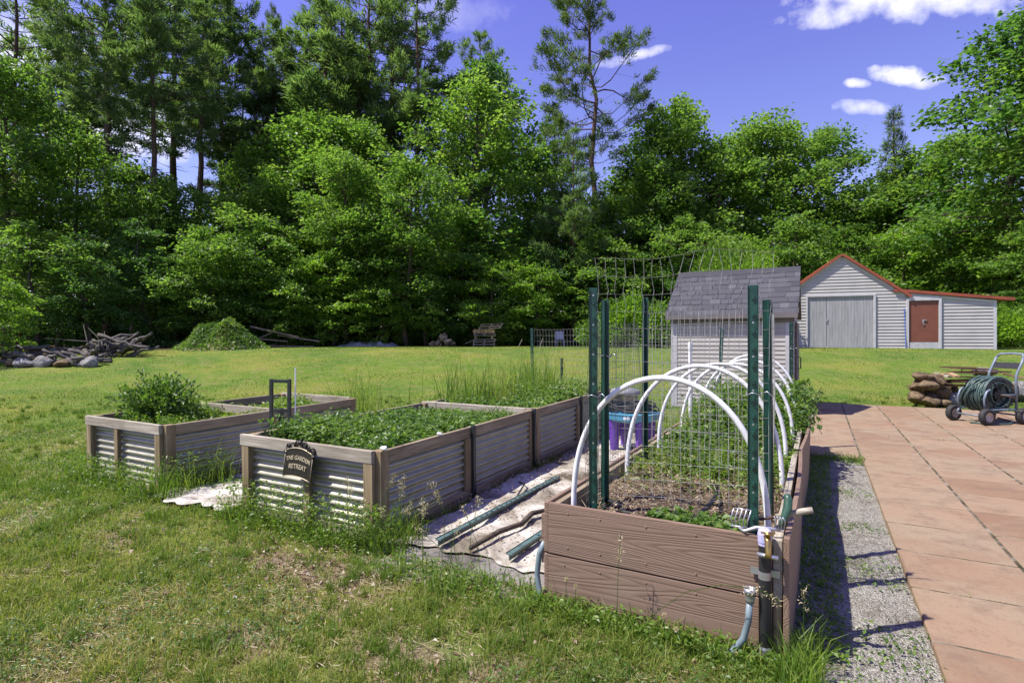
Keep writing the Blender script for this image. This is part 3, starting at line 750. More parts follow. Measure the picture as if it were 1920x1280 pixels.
# ------------------------------------------------------------------ galvanised raised beds
def corrugated(along, a0, a1, z0, z1, pos, face):
    """sheet with horizontal ridges; 'along' the axis it runs in"""
    n = int((z1-z0)/.0085); m = MB(); vs = []; fs = []
    for th in (0, .0015):
        for i in range(n+1):
            z = z0+(z1-z0)*i/n; o = pos+.0135*math.sin(2*math.pi*(z-z0)/.066)+th
            for a in (a0, a1): vs.append((a, o, z) if along == 'x' else (o, a, z))
    b = 2*(n+1)
    for i in range(n):
        fs.append((2*i, 2*i+1, 2*i+3, 2*i+2)); fs.append((b+2*i, b+2*i+2, b+2*i+3, b+2*i+1))
    m.add(vs, fs); return m
def panel(bed, *a):
    o = corrugated(*a).build('corrugated_panel', M['galv'], bed, smooth=True); return o
def garden_bed(label, X0, X1, Y0, Y1, H, mids, front_mids, cross=(), stakes=(), z0=0.0, full_front=True):
    root = thing('raised_bed', label, 'raised bed', (0, Y0, z0), group='galvanised raised beds')
    root.rotation_euler = (.0135, 0, 0)
    L = Y1-Y0; p = .09; t = .04
    def B(*q): return MB().box(*q)
    w = M
    # corner posts
    for (x, y) in ((X0,0),(X1-p,0),(X0,L-p),(X1-p,L-p)):
        B(x, x+p, y+.042 if y == 0 else y, y+p+(.042 if y == 0 else 0), -.05, H-(.001 if y == 0 else .004)).build('post', w['post'], root, bevel=.004)
    # front: rail on edge proud of the posts, short posts and sheet set back
    B(X0-.02, X1-.052, 0, .04, H-.092, H+.004).build('top_rail', w['palewood_x'], root, bevel=.004)
    for x in (X0, X1-p-.05): B(x, x+.09, .003, .041, -.04, H-.094).build('post', w['post'], root, bevel=.003)
    for x in front_mids: B(x-.035, x+.035, .003, .041, -.04, H-.094).build('post', w['post'], root, bevel=.003)
    panel(root, 'x', X0+.02, X1-.03, .03, H-.09, .062, 0)
    B(X0+.05, X1-.1, .045, .085, -.03, .06).build('bottom_rail', w['palewood_x'], root, bevel=.003)
    # sides
    for s, x in ((0, X0), (1, X1)):
        xo = x if s == 0 else x-t
        B(xo, xo+t, p+.044, L-p-.002, H-.095, H-.002).build('top_rail', w['wood_y'], root, bevel=.004)
        B(xo, xo+t, p+.044, L-p-.002, -.03, .095).build('bottom_rail', w['wood_y'], root, bevel=.004)
        cuts = [p+.044]+[m for m in mids]+[L-p]
        panel(root, 'y', p+.044, L-p-.002, .06, H-.08, xo+t*.62 if s == 0 else xo+t*.38, 0)
        for m in mids:
            xx = xo-.004 if s == 0 else xo+t*.45
            B(xx, xx+.030, m-.045, m+.045, .097, H-.097).build('post', w['post'], root, bevel=.003)
    B(X0-.01, X1-p-.003, L-.042, L-.002, H-.085, H+.012).build('top_rail', w['palewood_x'], root, bevel=.004)
    panel(root, 'x', X0+p, X1-p, .03, H-.09, L-.06, 0)
    for c in cross:
        B(X0-.008, X1-t-.002, c-.02, c+.02, H-.088, H+.010).build('cross_beam', w['palewood_x'], root, bevel=.004)
    for (y, s) in stakes:
        x = X1+.004 if s else X0-.04
        B(x, x+.032, y-.022, y+.022, -.1, H+.012).build('stake', M['darkstake'], root, bevel=.003)
    X, Y, Fq = grid(np.linspace(X0+.085, X1-.085, 16), np.linspace(.1, L-.07, 24))
    so_ = flat_mesh('soil', np.stack([X, Y, H-.13+.02*np.sin(X*7)*np.cos(Y*5)],1), Fq, M['soil'], root, smooth=True)
    return root
BH = .672
b1 = garden_bed('corrugated metal bed with the garden plaque on its timber front rail', -4.40, -2.83, 3.05, 5.60, BH, [1.2], [-3.59], stakes=[(1.2+.065,1),(2.53,1)])
b2 = garden_bed('corrugated metal bed behind the plaque bed, overgrown with tall grass', -4.40, -2.83, 5.64, 8.35, BH, [1.3], [], stakes=[(1.36,1)], z0=.034)
b3 = garden_bed('leftmost corrugated metal bed holding the round dark shrub', -6.97, -5.50, 2.98, 5.52, BH, [1.27], [-6.36], cross=[1.27], stakes=[(1.33,1)])

# plaque
pl = thing('garden_plaque', 'dark cast metal plaque reading the garden retreat with scrolled crest', 'sign', (-3.64, 3.018, .50), 0)
pl.rotation_euler = (R(-6), R(3), 0)
w2, h2 = .158, .115; arc = []
for i in range(13):
    a = -1+2*i/12; arc.append((a*w2, h2+.035*(1-a*a)-.02))
low = [(w2*a, -h2+.022*(1-a*a)) for a in np.linspace(1,-1,9)]
poly = [(x,z) for x,z in arc][::-1] and ([(x,z) for x,z in low][::-1]+[(x,z) for x,z in arc[::-1]])
m = MB(); m.prism(poly, -.006, .006); m.build('plate', M['castiron'], pl, bevel=.002)
m = MB(); m.tube([(x,-.008,z) for x,z in arc], .0055, 6); m.tube([(x,-.008,z) for x,z in low], .004, 6); m.tube([(-w2,-.008,-h2),(-w2,-.008,h2-.02)], .0035, 5); m.tube([(w2,-.008,-h2),(w2,-.008,h2-.02)], .0035, 5)
m.build('rim', M['brassletter'], pl, smooth=True)
m = MB()
def spiral(cx, cz, r0, turns, sgn, a0):
    return [(cx+sgn*r0*(1-.75*t)*math.cos(a0+turns*6.283*t), -.004+.008*math.sin(t*9), cz+r0*(1-.75*t)*math.sin(a0+turns*6.283*t)) for t in np.linspace(0,1,22)]
for sgn in (-1, 1):
    for (cx, cz, r_, a0) in ((.135,.125,.030,-1.2),(.088,.145,.030,2.2),(.040,.160,.026,-.6),(.158,.092,.022,1.4)):
        m.tube(spiral(sgn*cx, cz, r_, 1.2, sgn, a0), np.linspace(.010,.005,22), 6)
m.lathe([(.002,-.02),(.018,-.012),(.021,0),(.016,.012),(.002,.02)], (0,-.004,.175), 10)
m.lathe([(.002,-.012),(.010,-.008),(.012,0),(.002,.012)], (0,-.004,.198), 8)
m.build('crest', M['castiron'], pl, smooth=True)
def text_mesh(s, size, name, m, parent, loc, rot, ext=.003, bend=0):
    cu = bpy.data.curves.new(name, 'FONT'); cu.body = s; cu.size = size; cu.extrude = ext; cu.align_x = 'CENTER'; cu.align_y = 'CENTER'
    cu.offset = .0012
    tmp = bpy.data.objects.new(name+'_t', cu); COL.objects.link(tmp)
    dg = bpy.context.evaluated_depsgraph_get(); me = bpy.data.meshes.new_from_object(tmp.evaluated_get(dg))
    bpy.data.objects.remove(tmp)
    if bend:
        for v in me.vertices: v.co.y -= bend*v.co.x*v.co.x
    me.materials.clear(); me.materials.append(m)
    o = bpy.data.objects.new(name, me); link(o, parent); o.location = loc; o.rotation_euler = rot; return o
text_mesh('THE GARDEN', .045, 'lettering', M['brassletter'], pl, (0,-.0085,.052), (R(90),0,0), bend=1.2)
text_mesh('RETREAT', .050, 'lettering', M['brassletter'], pl, (0,-.0085,-.016), (R(90),0,0), bend=1.0)

# ------------------------------------------------------------------ brown composite bed
bb = thing('raised_bed', 'brown composite board bed with white hoops and wire fencing', 'raised bed', (0,2.83,0))
BX0, BX1, BL, bh = -1.34, -.13, 5.55, .286
def screws(m, pts, ax):
    for p in pts:
        Mx = Matrix.Rotation(R(90),3,'X') if ax == 'x' else Matrix.Rotation(R(90),3,'Y')
        m.lathe([(.006,-.001),(.006,.0015),(.004,.003)], p, 8, Mx)
for k in range(2):
    z0 = k*(bh+.003)-.03*(k == 0)+.004*k; z1 = k*(bh+.003)+bh-.003*(1-k)
    m = MB(); m.box(BX0, BX1-.055, 0, .026, z0, z1); screws(m, [(x, -.0005, z) for x in (-1.24+.02*k,-1.03,-.78,-.53,-.22) for z in ((k*(bh+.003))+.05, k*(bh+.003)+.24)], 'x')
    m.build('front_board', M['comp_x'], bb, bevel=.004)
    MB().box(BX0-.028, BX0-.002, .005, BL, z0, z1).build('side_board', M['comp_y'], bb, bevel=.004)
    MB().box(BX0+.03, BX1-.06, BL-.028, BL-.002, z0, z1-.006).build('back_board', M['comp_x'], bb, bevel=.004)
# right side: inner timber then outer brown board, the far length bowed outwards
MB().box(BX1-.052, BX1-.012, -.004, BL*.45, .30, bh*2+.001).build('side_timber', M['palewood_y'], bb, bevel=.004)
MB().box(BX1-.052, BX1-.012, BL*.45+.004, BL, .30, bh*2-.004).build('side_timber', M['palewood_y'], bb, bevel=.004)
MB().box(BX1-.052, BX1-.016, .000, BL, -.05, .296).build('side_timber', M['post'], bb, bevel=.004)
for a, b_, bow in ((-.016, 2.35, .012), (2.356, BL, .03)):
    m = MB(); vs = []; n = 12
    for i in range(n+1):
        y = a+(b_-a)*i/n; o = bow*math.sin(math.pi*i/n); 
        for (x, z) in ((BX1-.010+o,-.04),(BX1+.016+o,-.04),(BX1+.018+o*1.5,bh*2+.016),(BX1-.008+o*1.5,bh*2+.016)): vs.append((x,y,z))
    fs = [(4*i+q, 4*i+(q+1)%4, 4*i+4+(q+1)%4, 4*i+4+q) for i in range(n) for q in range(4)]+[(3,2,1,0),(4*n,4*n+1,4*n+2,4*n+3)]
    m.add(vs, fs).build('side_board', M['comp_y'], bb, bevel=.003)
MB().box(BX0+.002, BX0+.040, .03, BL-.03, .36, bh*2-.012).build('side_timber', M['wood_y'], bb, bevel=.004)
MB().box(BX0-.052, BX0-.030, .02, .10, .22, .50).build('cleat', M['comp_x'], bb, bevel=.003)
X, Y, Fq = grid(np.linspace(BX0+.035, BX1-.05, 40), np.linspace(.03, BL-.03, 110))
rs = np.random.default_rng(2)
Z = .475+.025*np.sin(X*6+Y*2)+.018*np.sin(Y*7+X*3)+.008*rs.normal(size=X.shape)+.03*sst((Y-2)/2)
flat_mesh('soil', np.stack([X,Y,Z],1), Fq, M['soil'], bb, smooth=True)

# pvc hoops
hp = None
labs = ['nearest white pipe hoop arching over the brown bed', 'second nearest white pipe hoop over the brown bed', 'third white pipe hoop from the front of the brown bed',
        'fourth white pipe hoop back, over the leafy part of the brown bed', 'fifth white pipe hoop back, second from the shed', 'farthest white pipe hoop, nearest the grey shed']
def hoop_pts(hw, h, lean):
    pts = []
    for i in range(33):
        a = math.pi*i/32; x = -hw*math.cos(a); z = h*(math.sin(a)**.82)
        pts.append((x, lean*z, z))
    return [(-hw-.005, 0, -.3)]+pts+[(hw+.005, 0, -.3)]
for i, y in enumerate((3.0, 4.02, 5.0, 5.95, 6.95, 7.9)):
    h = thing('pvc_hoop', labs[i], 'hoop', (-.735+.01*math.sin(i*2.1), y, .5), .015*math.sin(i*1.7), 'white pipe hoops over the brown bed')
    MB().tube(hoop_pts(.52+.01*math.sin(i*3), .785+.03*math.sin(i*1.3+.3), .03*math.sin(i*2)), .0158, 12).build('pipe', M['pvc'], h, smooth=True)
pp = MB(); pp.tube([(0,0,.3),(.01,0,.9),(.005,0,1.47)], .021, 12); pp.lathe([(.026,1.40),(.026,1.47),(.021,1.475)], (.006,0,0), 12)
tag(pp.build('pvc_pipe', M['pvc'], smooth=False), 'upright white pipe stub standing in the brown bed before the shed wall', 'pipe').location = (-1.235, 6.25, 0)

# T posts
def tpost_mesh(h, z0):
    m = MB(); z0 = z0
    m.box(-.021, .021, -.004, .004, z0, h)            # flange
    m.box(-.004, .004, .0045, .040, z0, h)             # stem
    m.box(-.024, -.0215, -.010, .006, z0, h); m.box(.0215, .024, -.010, .006, z0, h)
    z = max(z0, .35)+.06
    while z < h-.02:
        m.box(-.007, .007, -.0125, -.0045, z-.012, z+.008); z += .082
    return m
def tpost(x, y, zb, h, label, rz=0, lean=(0,0)):
    p = thing('fence_post', label, 'post', (x, y, zb-.35), rz, 'green steel fence posts')
    p.rotation_euler = (lean[0], lean[1], rz)
    tpost_mesh(h-zb+.35, 0).build('shaft', M['greensteel'], p, bevel=.0015)
    m = MB(); z = .35+.101
    while z < h-zb+.33:
        m.box(-.0045, .0045, -.0135, -.0128, z-.006, z+.003); z += .164
    m.build('studs', M['pewter'], p)
    return p
tpost(-1.095, 2.90, .5, 1.79, 'front left green steel post at the corner of the brown bed', .35)
tpost(-.275, 2.90, .5, 1.765, 'front right green steel post, the tallest looking one', .15)
tpost(-1.15, 3.25, .48, 1.745, 'green steel post close behind the front left post', 3.3)
tpost(-1.235, 4.46, .48, 1.845, 'green steel post on the left edge midway along the brown bed', 3.0)
tpost(-.245, 3.55, .48, 1.735, 'green steel post right behind the front right post', 3.4, (0,.01))
tpost(-.285, 4.0, .48, 1.74, 'green steel post third on the right side, behind the paired posts', .2)
tpost(-1.25, 8.2, .5, 1.67, 'short green post at the far left end of the brown bed before the shed', 0, (0,.05))
tpost(-.31, 8.22, .5, 1.73, 'green post at the far right end of the brown bed beside the shed corner', .3)
tpost(-4.27, 8.42, .6, 1.70, 'green post standing in tall grass behind the metal beds', .2, (0,-.02))
tpost(-3.95, 8.9, .05, 1.18, 'thin dark post beside the grass grown green post', .8)

# welded wire fencing
def wire_mesh(path, z0, z1, dv=.051, dh=.102, r=.0015, wav=.006, top=None, seed=0):
    """path: plan polyline; welded grid of thin wires following it"""
    rr = np.random.default_rng(seed); P = [Vector((a,b)) for a,b in path]; seg = [(P[i+1]-P[i]).length for i in range(len(P)-1)]; T = sum(seg)
    def pt(s):
        for i, l in enumerate(seg):
            if s <= l or i == len(seg)-1: return P[i]+(P[i+1]-P[i])*min(1.0, s/l)
            s -= l
    nrm = Vector((-(P[-1]-P[0]).y, (P[-1]-P[0]).x)).normalized()
    ph = rr.uniform(0,6,6)
    def pos(s, z):
        p = pt(s); u = wav*(math.sin(s*5+ph[0]+z*2)+math.sin(z*6+ph[1]+s*2)+.6*math.sin(s*17+ph[2])); dz = wav*.8*math.sin(s*4+ph[3]+z); dx = 0
        if top is not None:                     # loose upper edge leaning and kinked
            k = max(0, (z-top[0])/(z1-top[0])); u += top[1]*k*k; dz += top[2]*k*(s/T)+.018*k*math.sin(s*9+ph[4]); dx = .016*k*math.sin(z*27+ph[5]+9*math.sin(s*41))
        t = (P[-1]-P[0]).normalized()
        return (p.x+nrm.x*u+t.x*dx, p.y+nrm.y*u+t.y*dx, z+dz)
    m = MB(); n = int(T/dv)
    for i in range(n+1):
        s = T*i/n; k = max(4, int((z1-z0)/.09)); m.tube([pos(s, z0+(z1-z0)*q/k) for q in range(k+1)], r, 3, cap=False)
    k = int((z1-z0)/dh)
    for j in range(k+1):
        z = z1-dh*j; q = max(4, int(T/.06)); m.tube([pos(T*a/q, z) for a in range(q+1)], r, 3, cap=False)
    return m
def fence(name, label, mb, mat='wire'):
    return tag(mb.build(name, M[mat]), label, 'wire fence', 'wire mesh panels')
fence('wire_fence', 'loose wire mesh with a kinked upper edge rising above the front posts', wire_mesh([(-1.2,3.27),(-.72,3.36),(-.25,3.52)], .52, 1.97, .052, .102, .0015, .010, (1.5,-.12,.05), 1))
fence('wire_fence', 'wire mesh along the left edge of the brown bed', wire_mesh([(-1.13,2.86),(-1.20,3.25),(-1.275,4.46)], .52, 1.62, .051, .102, .0014, .010, None, 2), 'darkwire')
fence('wire_fence', 'wire mesh crossing the brown bed between the middle posts', wire_mesh([(-1.235,4.48),(-.75,4.30),(-.285,4.02)], .50, 1.72, .051, .102, .0017, .010, None, 3))
fence('wire_fence', 'wire mesh along the right side posts of the brown bed', wire_mesh([(-.235,3.52),(-.25,4.0)], .50, 1.66, .051, .09, .0016, .004, None, 4))
fence('wire_fence', 'wire mesh stretched behind the grass grown metal bed', wire_mesh([(-4.27,8.45),(-2.6,8.52),(-1.25,8.26)], .25, 1.68, .055, .102, .0019, .008, None, 5))
# twisted wire ties
for (x, y, z, lab) in ((-1.09,2.885,1.19,'wire tie round the front left post'), (-.27,2.885,1.24,'wire tie round the front right post'), (-1.15,3.26,1.40,'pale tie on the post behind the front left post'), (-.31,8.2,1.38,'white cord knotted to the post by the shed corner')):
    m = MB(); m.tube([(x+.034*math.cos(a), y+.034*math.sin(a)+.01, z+.006*math.sin(3*a)) for a in np.linspace(0,6.6,20)], .0028, 5); m.tube([(x+.03,y,z),(x+.06,y-.02,z+.015),(x+.085,y-.02,z-.01)], .0024, 5)
    tag(m.build('wire_tie', M['pewter'], smooth=True), lab, 'wire tie', 'ties on the posts')

# soaker hose on the soil
m = MB(); pts = []
for t in np.linspace(0,1,60):
    pts.append((-1.25+1.0*t+.02*math.sin(t*14), 3.28-.30*math.sin(t*3.2)+.06*math.sin(t*9)+.12*t, .50+.012*math.sin(t*11)))
m.tube(pts, .0135, 8)
tag(m.build('soaker_hose', M['blackhose'], smooth=True), 'black drip hose looping across the near soil of the brown bed', 'hose')
m = MB(); m.tube([(-.62+.06*math.sin(t*7), 3.02+t*2.2, .505+.015*math.sin(t*9)) for t in np.linspace(0,1,40)], .014, 8)
tag(m.build('soaker_hose', M['blackhose'], smooth=True), 'black drip hose running lengthwise down the brown bed', 'hose')

# stand pipe with tap at the front right corner
st = thing('garden_tap', 'black pipe with brass tap strapped to the front of the brown bed', 'tap', (-.215, 2.795, 0))
MB().lathe([(.026,-.05),(.026,.55)], (0,0,0), 16).build('pipe', M['black'], st, smooth=False)
m = MB(); m.lathe([(.030,.565),(.031,.60),(.027,.62),(.018,.625)], (0,0,0), 16); m.tube([(0,0,.55),(0,0,.60)], .028, 14); m.build('pipe_cap', M['lav'], st)
m = MB(); m.tube([(.0,-.01,.60),(.012,-.03,.60),(.018,-.05,.585),(.019,-.055,.53),(.019,-.055,.515)], [.012,.014,.015,.013,.017], 10); m.lathe([(.010,.595),(.012,.612),(.017,.616),(.017,.622)], (.018,-.045,0), 10)
m.tube([(-.012,-.050,.622),(.048,-.046,.626)], .005, 6); m.build('tap_body', M['brass'], st, smooth=True)
m = MB(); m.tube([(-.028,-.042,.518),(.060,-.055,.518)], .010, 8); m.build('outlet', M['pewter'], st, smooth=True)
m = MB(); m.lathe([(.0275,.395),(.0275,.43)], (0,0,0), 16); m.box(-.062,-.024,.018,.024,.400,.432); m.box(.024,.062,.018,.024,.400,.432); m.build('strap', M['pewter'], st)
m = MB(); m.lathe([(.0275,.04),(.031,.05),(.031,.075),(.0275,.085)], (0,0,0), 14); m.build('strap', M['pewter'], st)
# hose end beside it
ho = thing('hose_end', 'grey green hose stub curving up to an open metal fitting by the tap', 'hose', (-.275, 2.775, 0))
m = MB(); m.tube([(-.185,-.05,.012),(-.13,-.05,.018),(-.07,-.045,.055),(-.025,-.035,.12),(-.006,-.02,.20),(0,-.012,.295)], .0150, 12); m.build('hose', M['greyhose'], ho, smooth=True)
m = MB(); m.lathe([(.019,.285),(.021,.30),(.021,.325),(.027,.33),(.027,.35),(.022,.35),(.021,.335),(.0,.33)], (0,-.012,0), 16); m.build('fitting', M['pewter'], ho, smooth=True)
m = MB(); m.tube([(0,0,.34),(-.03,-.01,.27),(-.04,-.02,.15),(-.02,-.03,.05),(.03,-.05,.01)], .0165, 10)
tag(m.build('hose_end', M['greyhose'], smooth=True), 'grey blue hose end hanging at the left front corner of the brown bed', 'hose').location = (BX0-.035, 2.86, 0)

# hand tools on the corner
ck = thing('hand_cultivator', 'small pronged hand fork with green grip lying on the corner of the brown bed', 'garden fork', (-.205, 2.86, .60), 0)
m = MB()
for k in range(5):
    f = k/4; m.tube([(-.155+.045*f*1.4, -.01, .00), (-.165+.055*f*1.4,-.012,.035), (-.150+.055*f*1.4,-.012,.085)], .0035, 5)
m.tube([(-.165,-.012,.0),(-.09,-.012,.0)], .0045, 6); m.tube([(-.146,-.012,.087),(-.070,-.012,.087)], .0035, 6)
m.tube([(-.13,-.012,-.004),(-.10,-.03,-.012),(-.05,-.025,.012),(.02,-.02,.016),(.05,.0,.01)], [.006,.009,.010,.009,.008], 8)
for k in range(4): m.tube([(.03+.013*k,-.012,.016),(.034+.013*k,-.014,.06),(.026+.012*k,-.016,.075)], .003, 5)
m.build('prongs', M['pewter'], ck, smooth=True)
m = MB(); m.tube([(.05,.01,.02),(.066,.03,.055),(.080,.05,.10),(.083,.065,.145),(.074,.07,.165)], [.010,.017,.021,.019,.012], 10); m.build('handle', M['toolgreen'], ck, smooth=True)
tw = thing('hand_tool', 'hand tool with a pale worn wooden handle pointing over the right edge', 'hand tool', (-.155, 2.93, .605), 0)
m = MB(); m.tube([(-.02,.0,.045),(.05,.005,.070),(.10,.008,.087),(.135,.01,.098)], [.012,.0145,.0155,.014], 10); m.build('handle', M['palewood_x'], tw, smooth=True)
m = MB(); m.tube([(-.14,-.01,.01),(-.06,-.004,.03),(-.02,.0,.045)], [.004,.006,.007], 8); m.tube([(-.14,-.04,.0),(-.145,-.01,.012),(-.14,.03,.0)], .005, 6); m.build('blade', M['rust'], tw, smooth=True)

# ------------------------------------------------------------------ ground cloth and things on it
def sheet(name, x0, x1, y0, y1, z, m, seed, amp, label, rag=.06, step=.022):
    r = np.random.default_rng(seed); nx = int((x1-x0)/step); ny = int((y1-y0)/step/1.3)
    u, v, Fq = grid(np.linspace(0,1,nx), np.linspace(0,1,ny))
    k = r.uniform(3,12,(9,2))*r.choice([-1,1],(9,2)); ph = r.uniform(0,6,9)
    X = x0+(x1-x0)*u; Y = y0+(y1-y0)*v
    edge = rag*(np.sin(X*5+ph[0])+.6*np.sin(X*13+ph[1])+.5*np.sin(X*29+ph[2]))*.5
    Y = Y+edge*(1-v)
    X = X+rag*.5*(np.sin(Y*3+ph[3])+.5*np.sin(Y*9+ph[4]))*(np.abs(u-.5)*2)**4
    Z = sum(np.abs(np.sin(k[i,0]*X+k[i,1]*Y*.6+ph[i]))**(2 if i < 5 else .8) for i in range(9))/9
    Z = z+amp*Z+.0025*np.sin(X*40+Y*23)*np.sin(Y*31)+.009*np.abs(np.sin(X*13+3*np.sin(Y*4)))*np.abs(np.sin(Y*9+2*np.sin(X*7)))
    keep = np.ones(len(Fq), bool)
    c = Fq[:,0]
    o = flat_mesh(name, np.stack([X,Y,Z+ground(X,Y)],1), Fq[keep], m, smooth=True)
    md = o.modifiers.new('thickness','SOLIDIFY'); md.thickness = .003
    return tag(o, label, 'ground cloth')
sheet('ground_cloth', -2.74, -1.38, 3.12, 8.3, .012, M['tarp'], 4, .030, 'pale torn ground cloth on the path beside the brown bed', .07)
sheet('ground_cloth', -2.78, -1.30, 2.72, 3.55, .000, M['greycloth'], 9, .022, 'grey cloth edge showing under the pale ground cloth in front', .16)
sheet('ground_cloth', -5.44, -4.44, 2.86, 7.0, .012, M['tarp'], 6, .06, 'pale cloth between the two metal beds', .10)
tp = thing('fence_post', 'rust tipped green steel post lying lengthwise along the pale cloth', 'post', (-2.33, 3.12, .095), 0, 'green steel fence posts')
tpost_mesh(2.1, 0).build('shaft', plain('faded_green_steel', (.085,.14,.13), .45, 0, .3, 9), tp, bevel=.001); tp.rotation_euler = (R(-90.4), 0, .012)
tp = thing('fence_post', 'short green steel post lying beside the left wall of the brown bed', 'post', (-1.78, 3.16, .085), 0, 'green steel fence posts')
tpost_mesh(1.5, 0).build('shaft', M['greensteel'].copy() if False else bpy.data.materials['faded_green_steel'], tp, bevel=.001); tp.rotation_euler = (R(-90.3), 0, -.02)
m = MB(); m.tube([(-2.08,3.15,.075),(-2.06,3.5,.085),(-2.0,3.75,.08),(-2.04,4.0,.085),(-1.9,4.35,.075)], [.016,.021,.020,.022,.012], 8)
tag(m.build('stick', M['bark'], smooth=True), 'crooked brown stick lying on the pale cloth between the steel posts', 'stick')
m = MB(); m.tube([(-2.66,4.9,.06),(-2.5,4.75,.10),(-2.38,4.35,.075)], .008, 6)
tag(m.build('stick', M['darkstake'], smooth=True), 'thin dark rod lying across the cloth beside the metal bed', 'stick')

# water table, bucket and coiled hose at the end of the path
wt = thing('water_table', 'pale blue play tray on purple legs standing on the path', 'play table', (-2.12, 7.05, .05), .2)
m = MB(); m.lathe([(.30,.40),(.36,.43),(.375,.50),(.385,.505),(.385,.515),(.345,.515),(.335,.45),(0,.445)], (0,0,0), 8); m.build('tray', M['teal'], wt, bevel=.006)
for k in range(4):
    a = k*1.571+.5; x, y = .25*math.cos(a), .25*math.sin(a)
    m = MB(); m.lathe([(.048,-.06),(.055,.0),(.070,.40),(.072,.42)], (x,y,0), 14); m.build('leg', M['purple'], wt, smooth=True)
m = MB(); m.lathe([(.02,-.003),(.02,.004)], (-.06,-.372,.47), 10, Matrix.Rotation(R(90),3,'X')); m.lathe([(.02,-.003),(.02,.004)], (-.02,-.372,.47), 10, Matrix.Rotation(R(90),3,'X')); m.build('badge', M['white'], wt)
m = MB(); pts = []
for t in np.linspace(0,1,260):
    a = t*6.283*6.5; rr = .30+.055*math.sin(t*37)-.04*t; pts.append((rr*1.05*math.cos(a), rr*math.sin(a), .012+.085*t+.03*math.sin(a*1.3+t*8)))
m.tube(pts, .0125, 7)
tag(m.build('coiled_hose', M['blackhose'], smooth=True), 'black hose coiled on top of the blue play tray', 'hose').location = (-2.12, 7.05, .57)
bx, by = at(1172, 8.5)
bu = thing('bucket', 'grey lidded metal bin standing behind the blue play tray', 'bin', (bx, by, gz(bx,by)), 0)
m = MB(); m.lathe([(.17,0),(.20,.58),(.205,.6),(.195,.6)], (0,0,0), 22)
for z in (.15,.45): m.lathe([(.182+.05*z,z),(.19+.05*z,z+.015),(.182+.05*z,z+.03)], (0,0,0), 22)
m.build('body', M['galv'], bu, smooth=True)
m = MB(); m.lathe([(.235,.595),(.235,.635),(.20,.68),(.05,.70),(0,.70)], (0,0,0), 22); m.build('lid', plain('grey_plastic', (.22,.23,.23), .5), bu, smooth=True)
m = MB(); m.tube([(-.21,-.05,.58),(-.18,-.2,.45),(0,-.24,.40),(.18,-.2,.45),(.21,-.05,.58)], .006, 6); m.build('handle', M['pewter'], bu, smooth=True)

# hand-truck style frame between the beds
fr = thing('hand_truck', 'dark metal hand truck frame standing between the metal beds', 'hand truck', (-5.05, 3.95, .02), R(20))
for x in (-.105,.105): MB().box(x-.018,x+.018,-.015,.015,.0,1.06).build('upright', M['darkstake'], fr, bevel=.004)
for z in (1.035,.72,.30): MB().box(-.086,.086,-.013,.013,z-.016,z+.018).build('crossbar', M['darkstake'], fr, bevel=.003)
m = MB(); m.box(-.13,.13,-.20,-.017,0,.008); m.build('toe_plate', M['darkstake'], fr)
for x in (-.14,.14):
    m = MB(); m.lathe([(.02,-.02),(.085,-.02),(.095,-.012),(.095,.012),(.085,.02),(.02,.02)], (x,.05,.095), 18, Matrix.Rotation(R(90),3,'Y')); m.build('wheel', M['tyre'], fr, smooth=False)
m = MB(); m.tube([(0,0,.5),(.004,0,1.2)], .007, 6); tag(m.build('garden_stake', M['white']), 'thin white stake beside the dark hand truck frame', 'stake').location = (-4.90, 4.02, 0)
# small white ornaments on the rail
for (y, s, lab) in ((3.12,.022,'small white shell ornament on the corner of the plaque bed'), (3.78,.018,'small white shell ornament on the side rail of the plaque bed')):
    m = rock(int(y*100), (s*1.5, s, s*.9), 2); tag(m.build('shell_ornament', M['white'], smooth=True), lab, 'ornament').location = (-2.83+.02*(y > 3.5), y, BH+.02+.0135*(y-3.05))
m = MB(); m.box(-.17,.17,-.12,.12,0,.10); bxo = m.build('plastic_box', M['white'], bevel=.015); tag(bxo, 'white flat box half hidden in the tall grass bed', 'box'); bxo.location = (-3.42, 7.9, .64); bxo.rotation_euler = (0.1,0,.4)

# ------------------------------------------------------------------ buildings
def siding(rows, y, lap=.11, proud=.018, name='siding', mat=None, parent=None, flip=-1):
    """clapboards: rows = list of (z, xl_bottom, xr_bottom, xl_top, xr_top)"""
    m = MB()
    for (z, a, b, a2, b2) in rows:
        vs = [(a,y+flip*proud,z),(b,y+flip*proud,z),(b2,y+flip*.004,z+lap),(a2,y+flip*.004,z+lap),(a,y,z),(b,y,z)]
        m.add(vs, [(0,1,2,3),(4,5,1,0)])
    return m.build(name, mat, parent)
M['barnsiding'] = plain('pale_grey_siding', (.40,.385,.355), .55, 0, .06, 1.5)
M['shedsiding'] = plain('warm_grey_siding', (.36,.338,.30), .7, 0, .08, 2)
M['shedtrim'] = plain('grey_trim', (.40,.39,.39), .6, 0, .08, 3)
M['shedtrim2'] = plain('taupe_fascia', (.13,.115,.11), .6, 0, .12, 3)
M['redroof'] = plain('red_metal_roofing', (.27,.062,.030), .45, 0, .12, 2)
M['reddoor'] = plain('red_brown_door_paint', (.17,.055,.030), .5, 0, .12, 2)
def greydoor():
    t = NT('grey_board_door'); v = t.coord('Object', (7,1,.6)); n = t.noise(v, 1.5, 6, .7, .5); k = t.noise(t.coord('Object'), 9, 6, .7)
    c = t.ramp(n, [(.3,(.22,.22,.222)),(.6,(.33,.33,.332))]); c = t.mix(t.ramp(k,[(.62,(0,0,0)),(.72,(.5,.5,.5))]), c, (.36,.35,.33))
    return t.set(c, .75)
M['greydoor'] = greydoor()
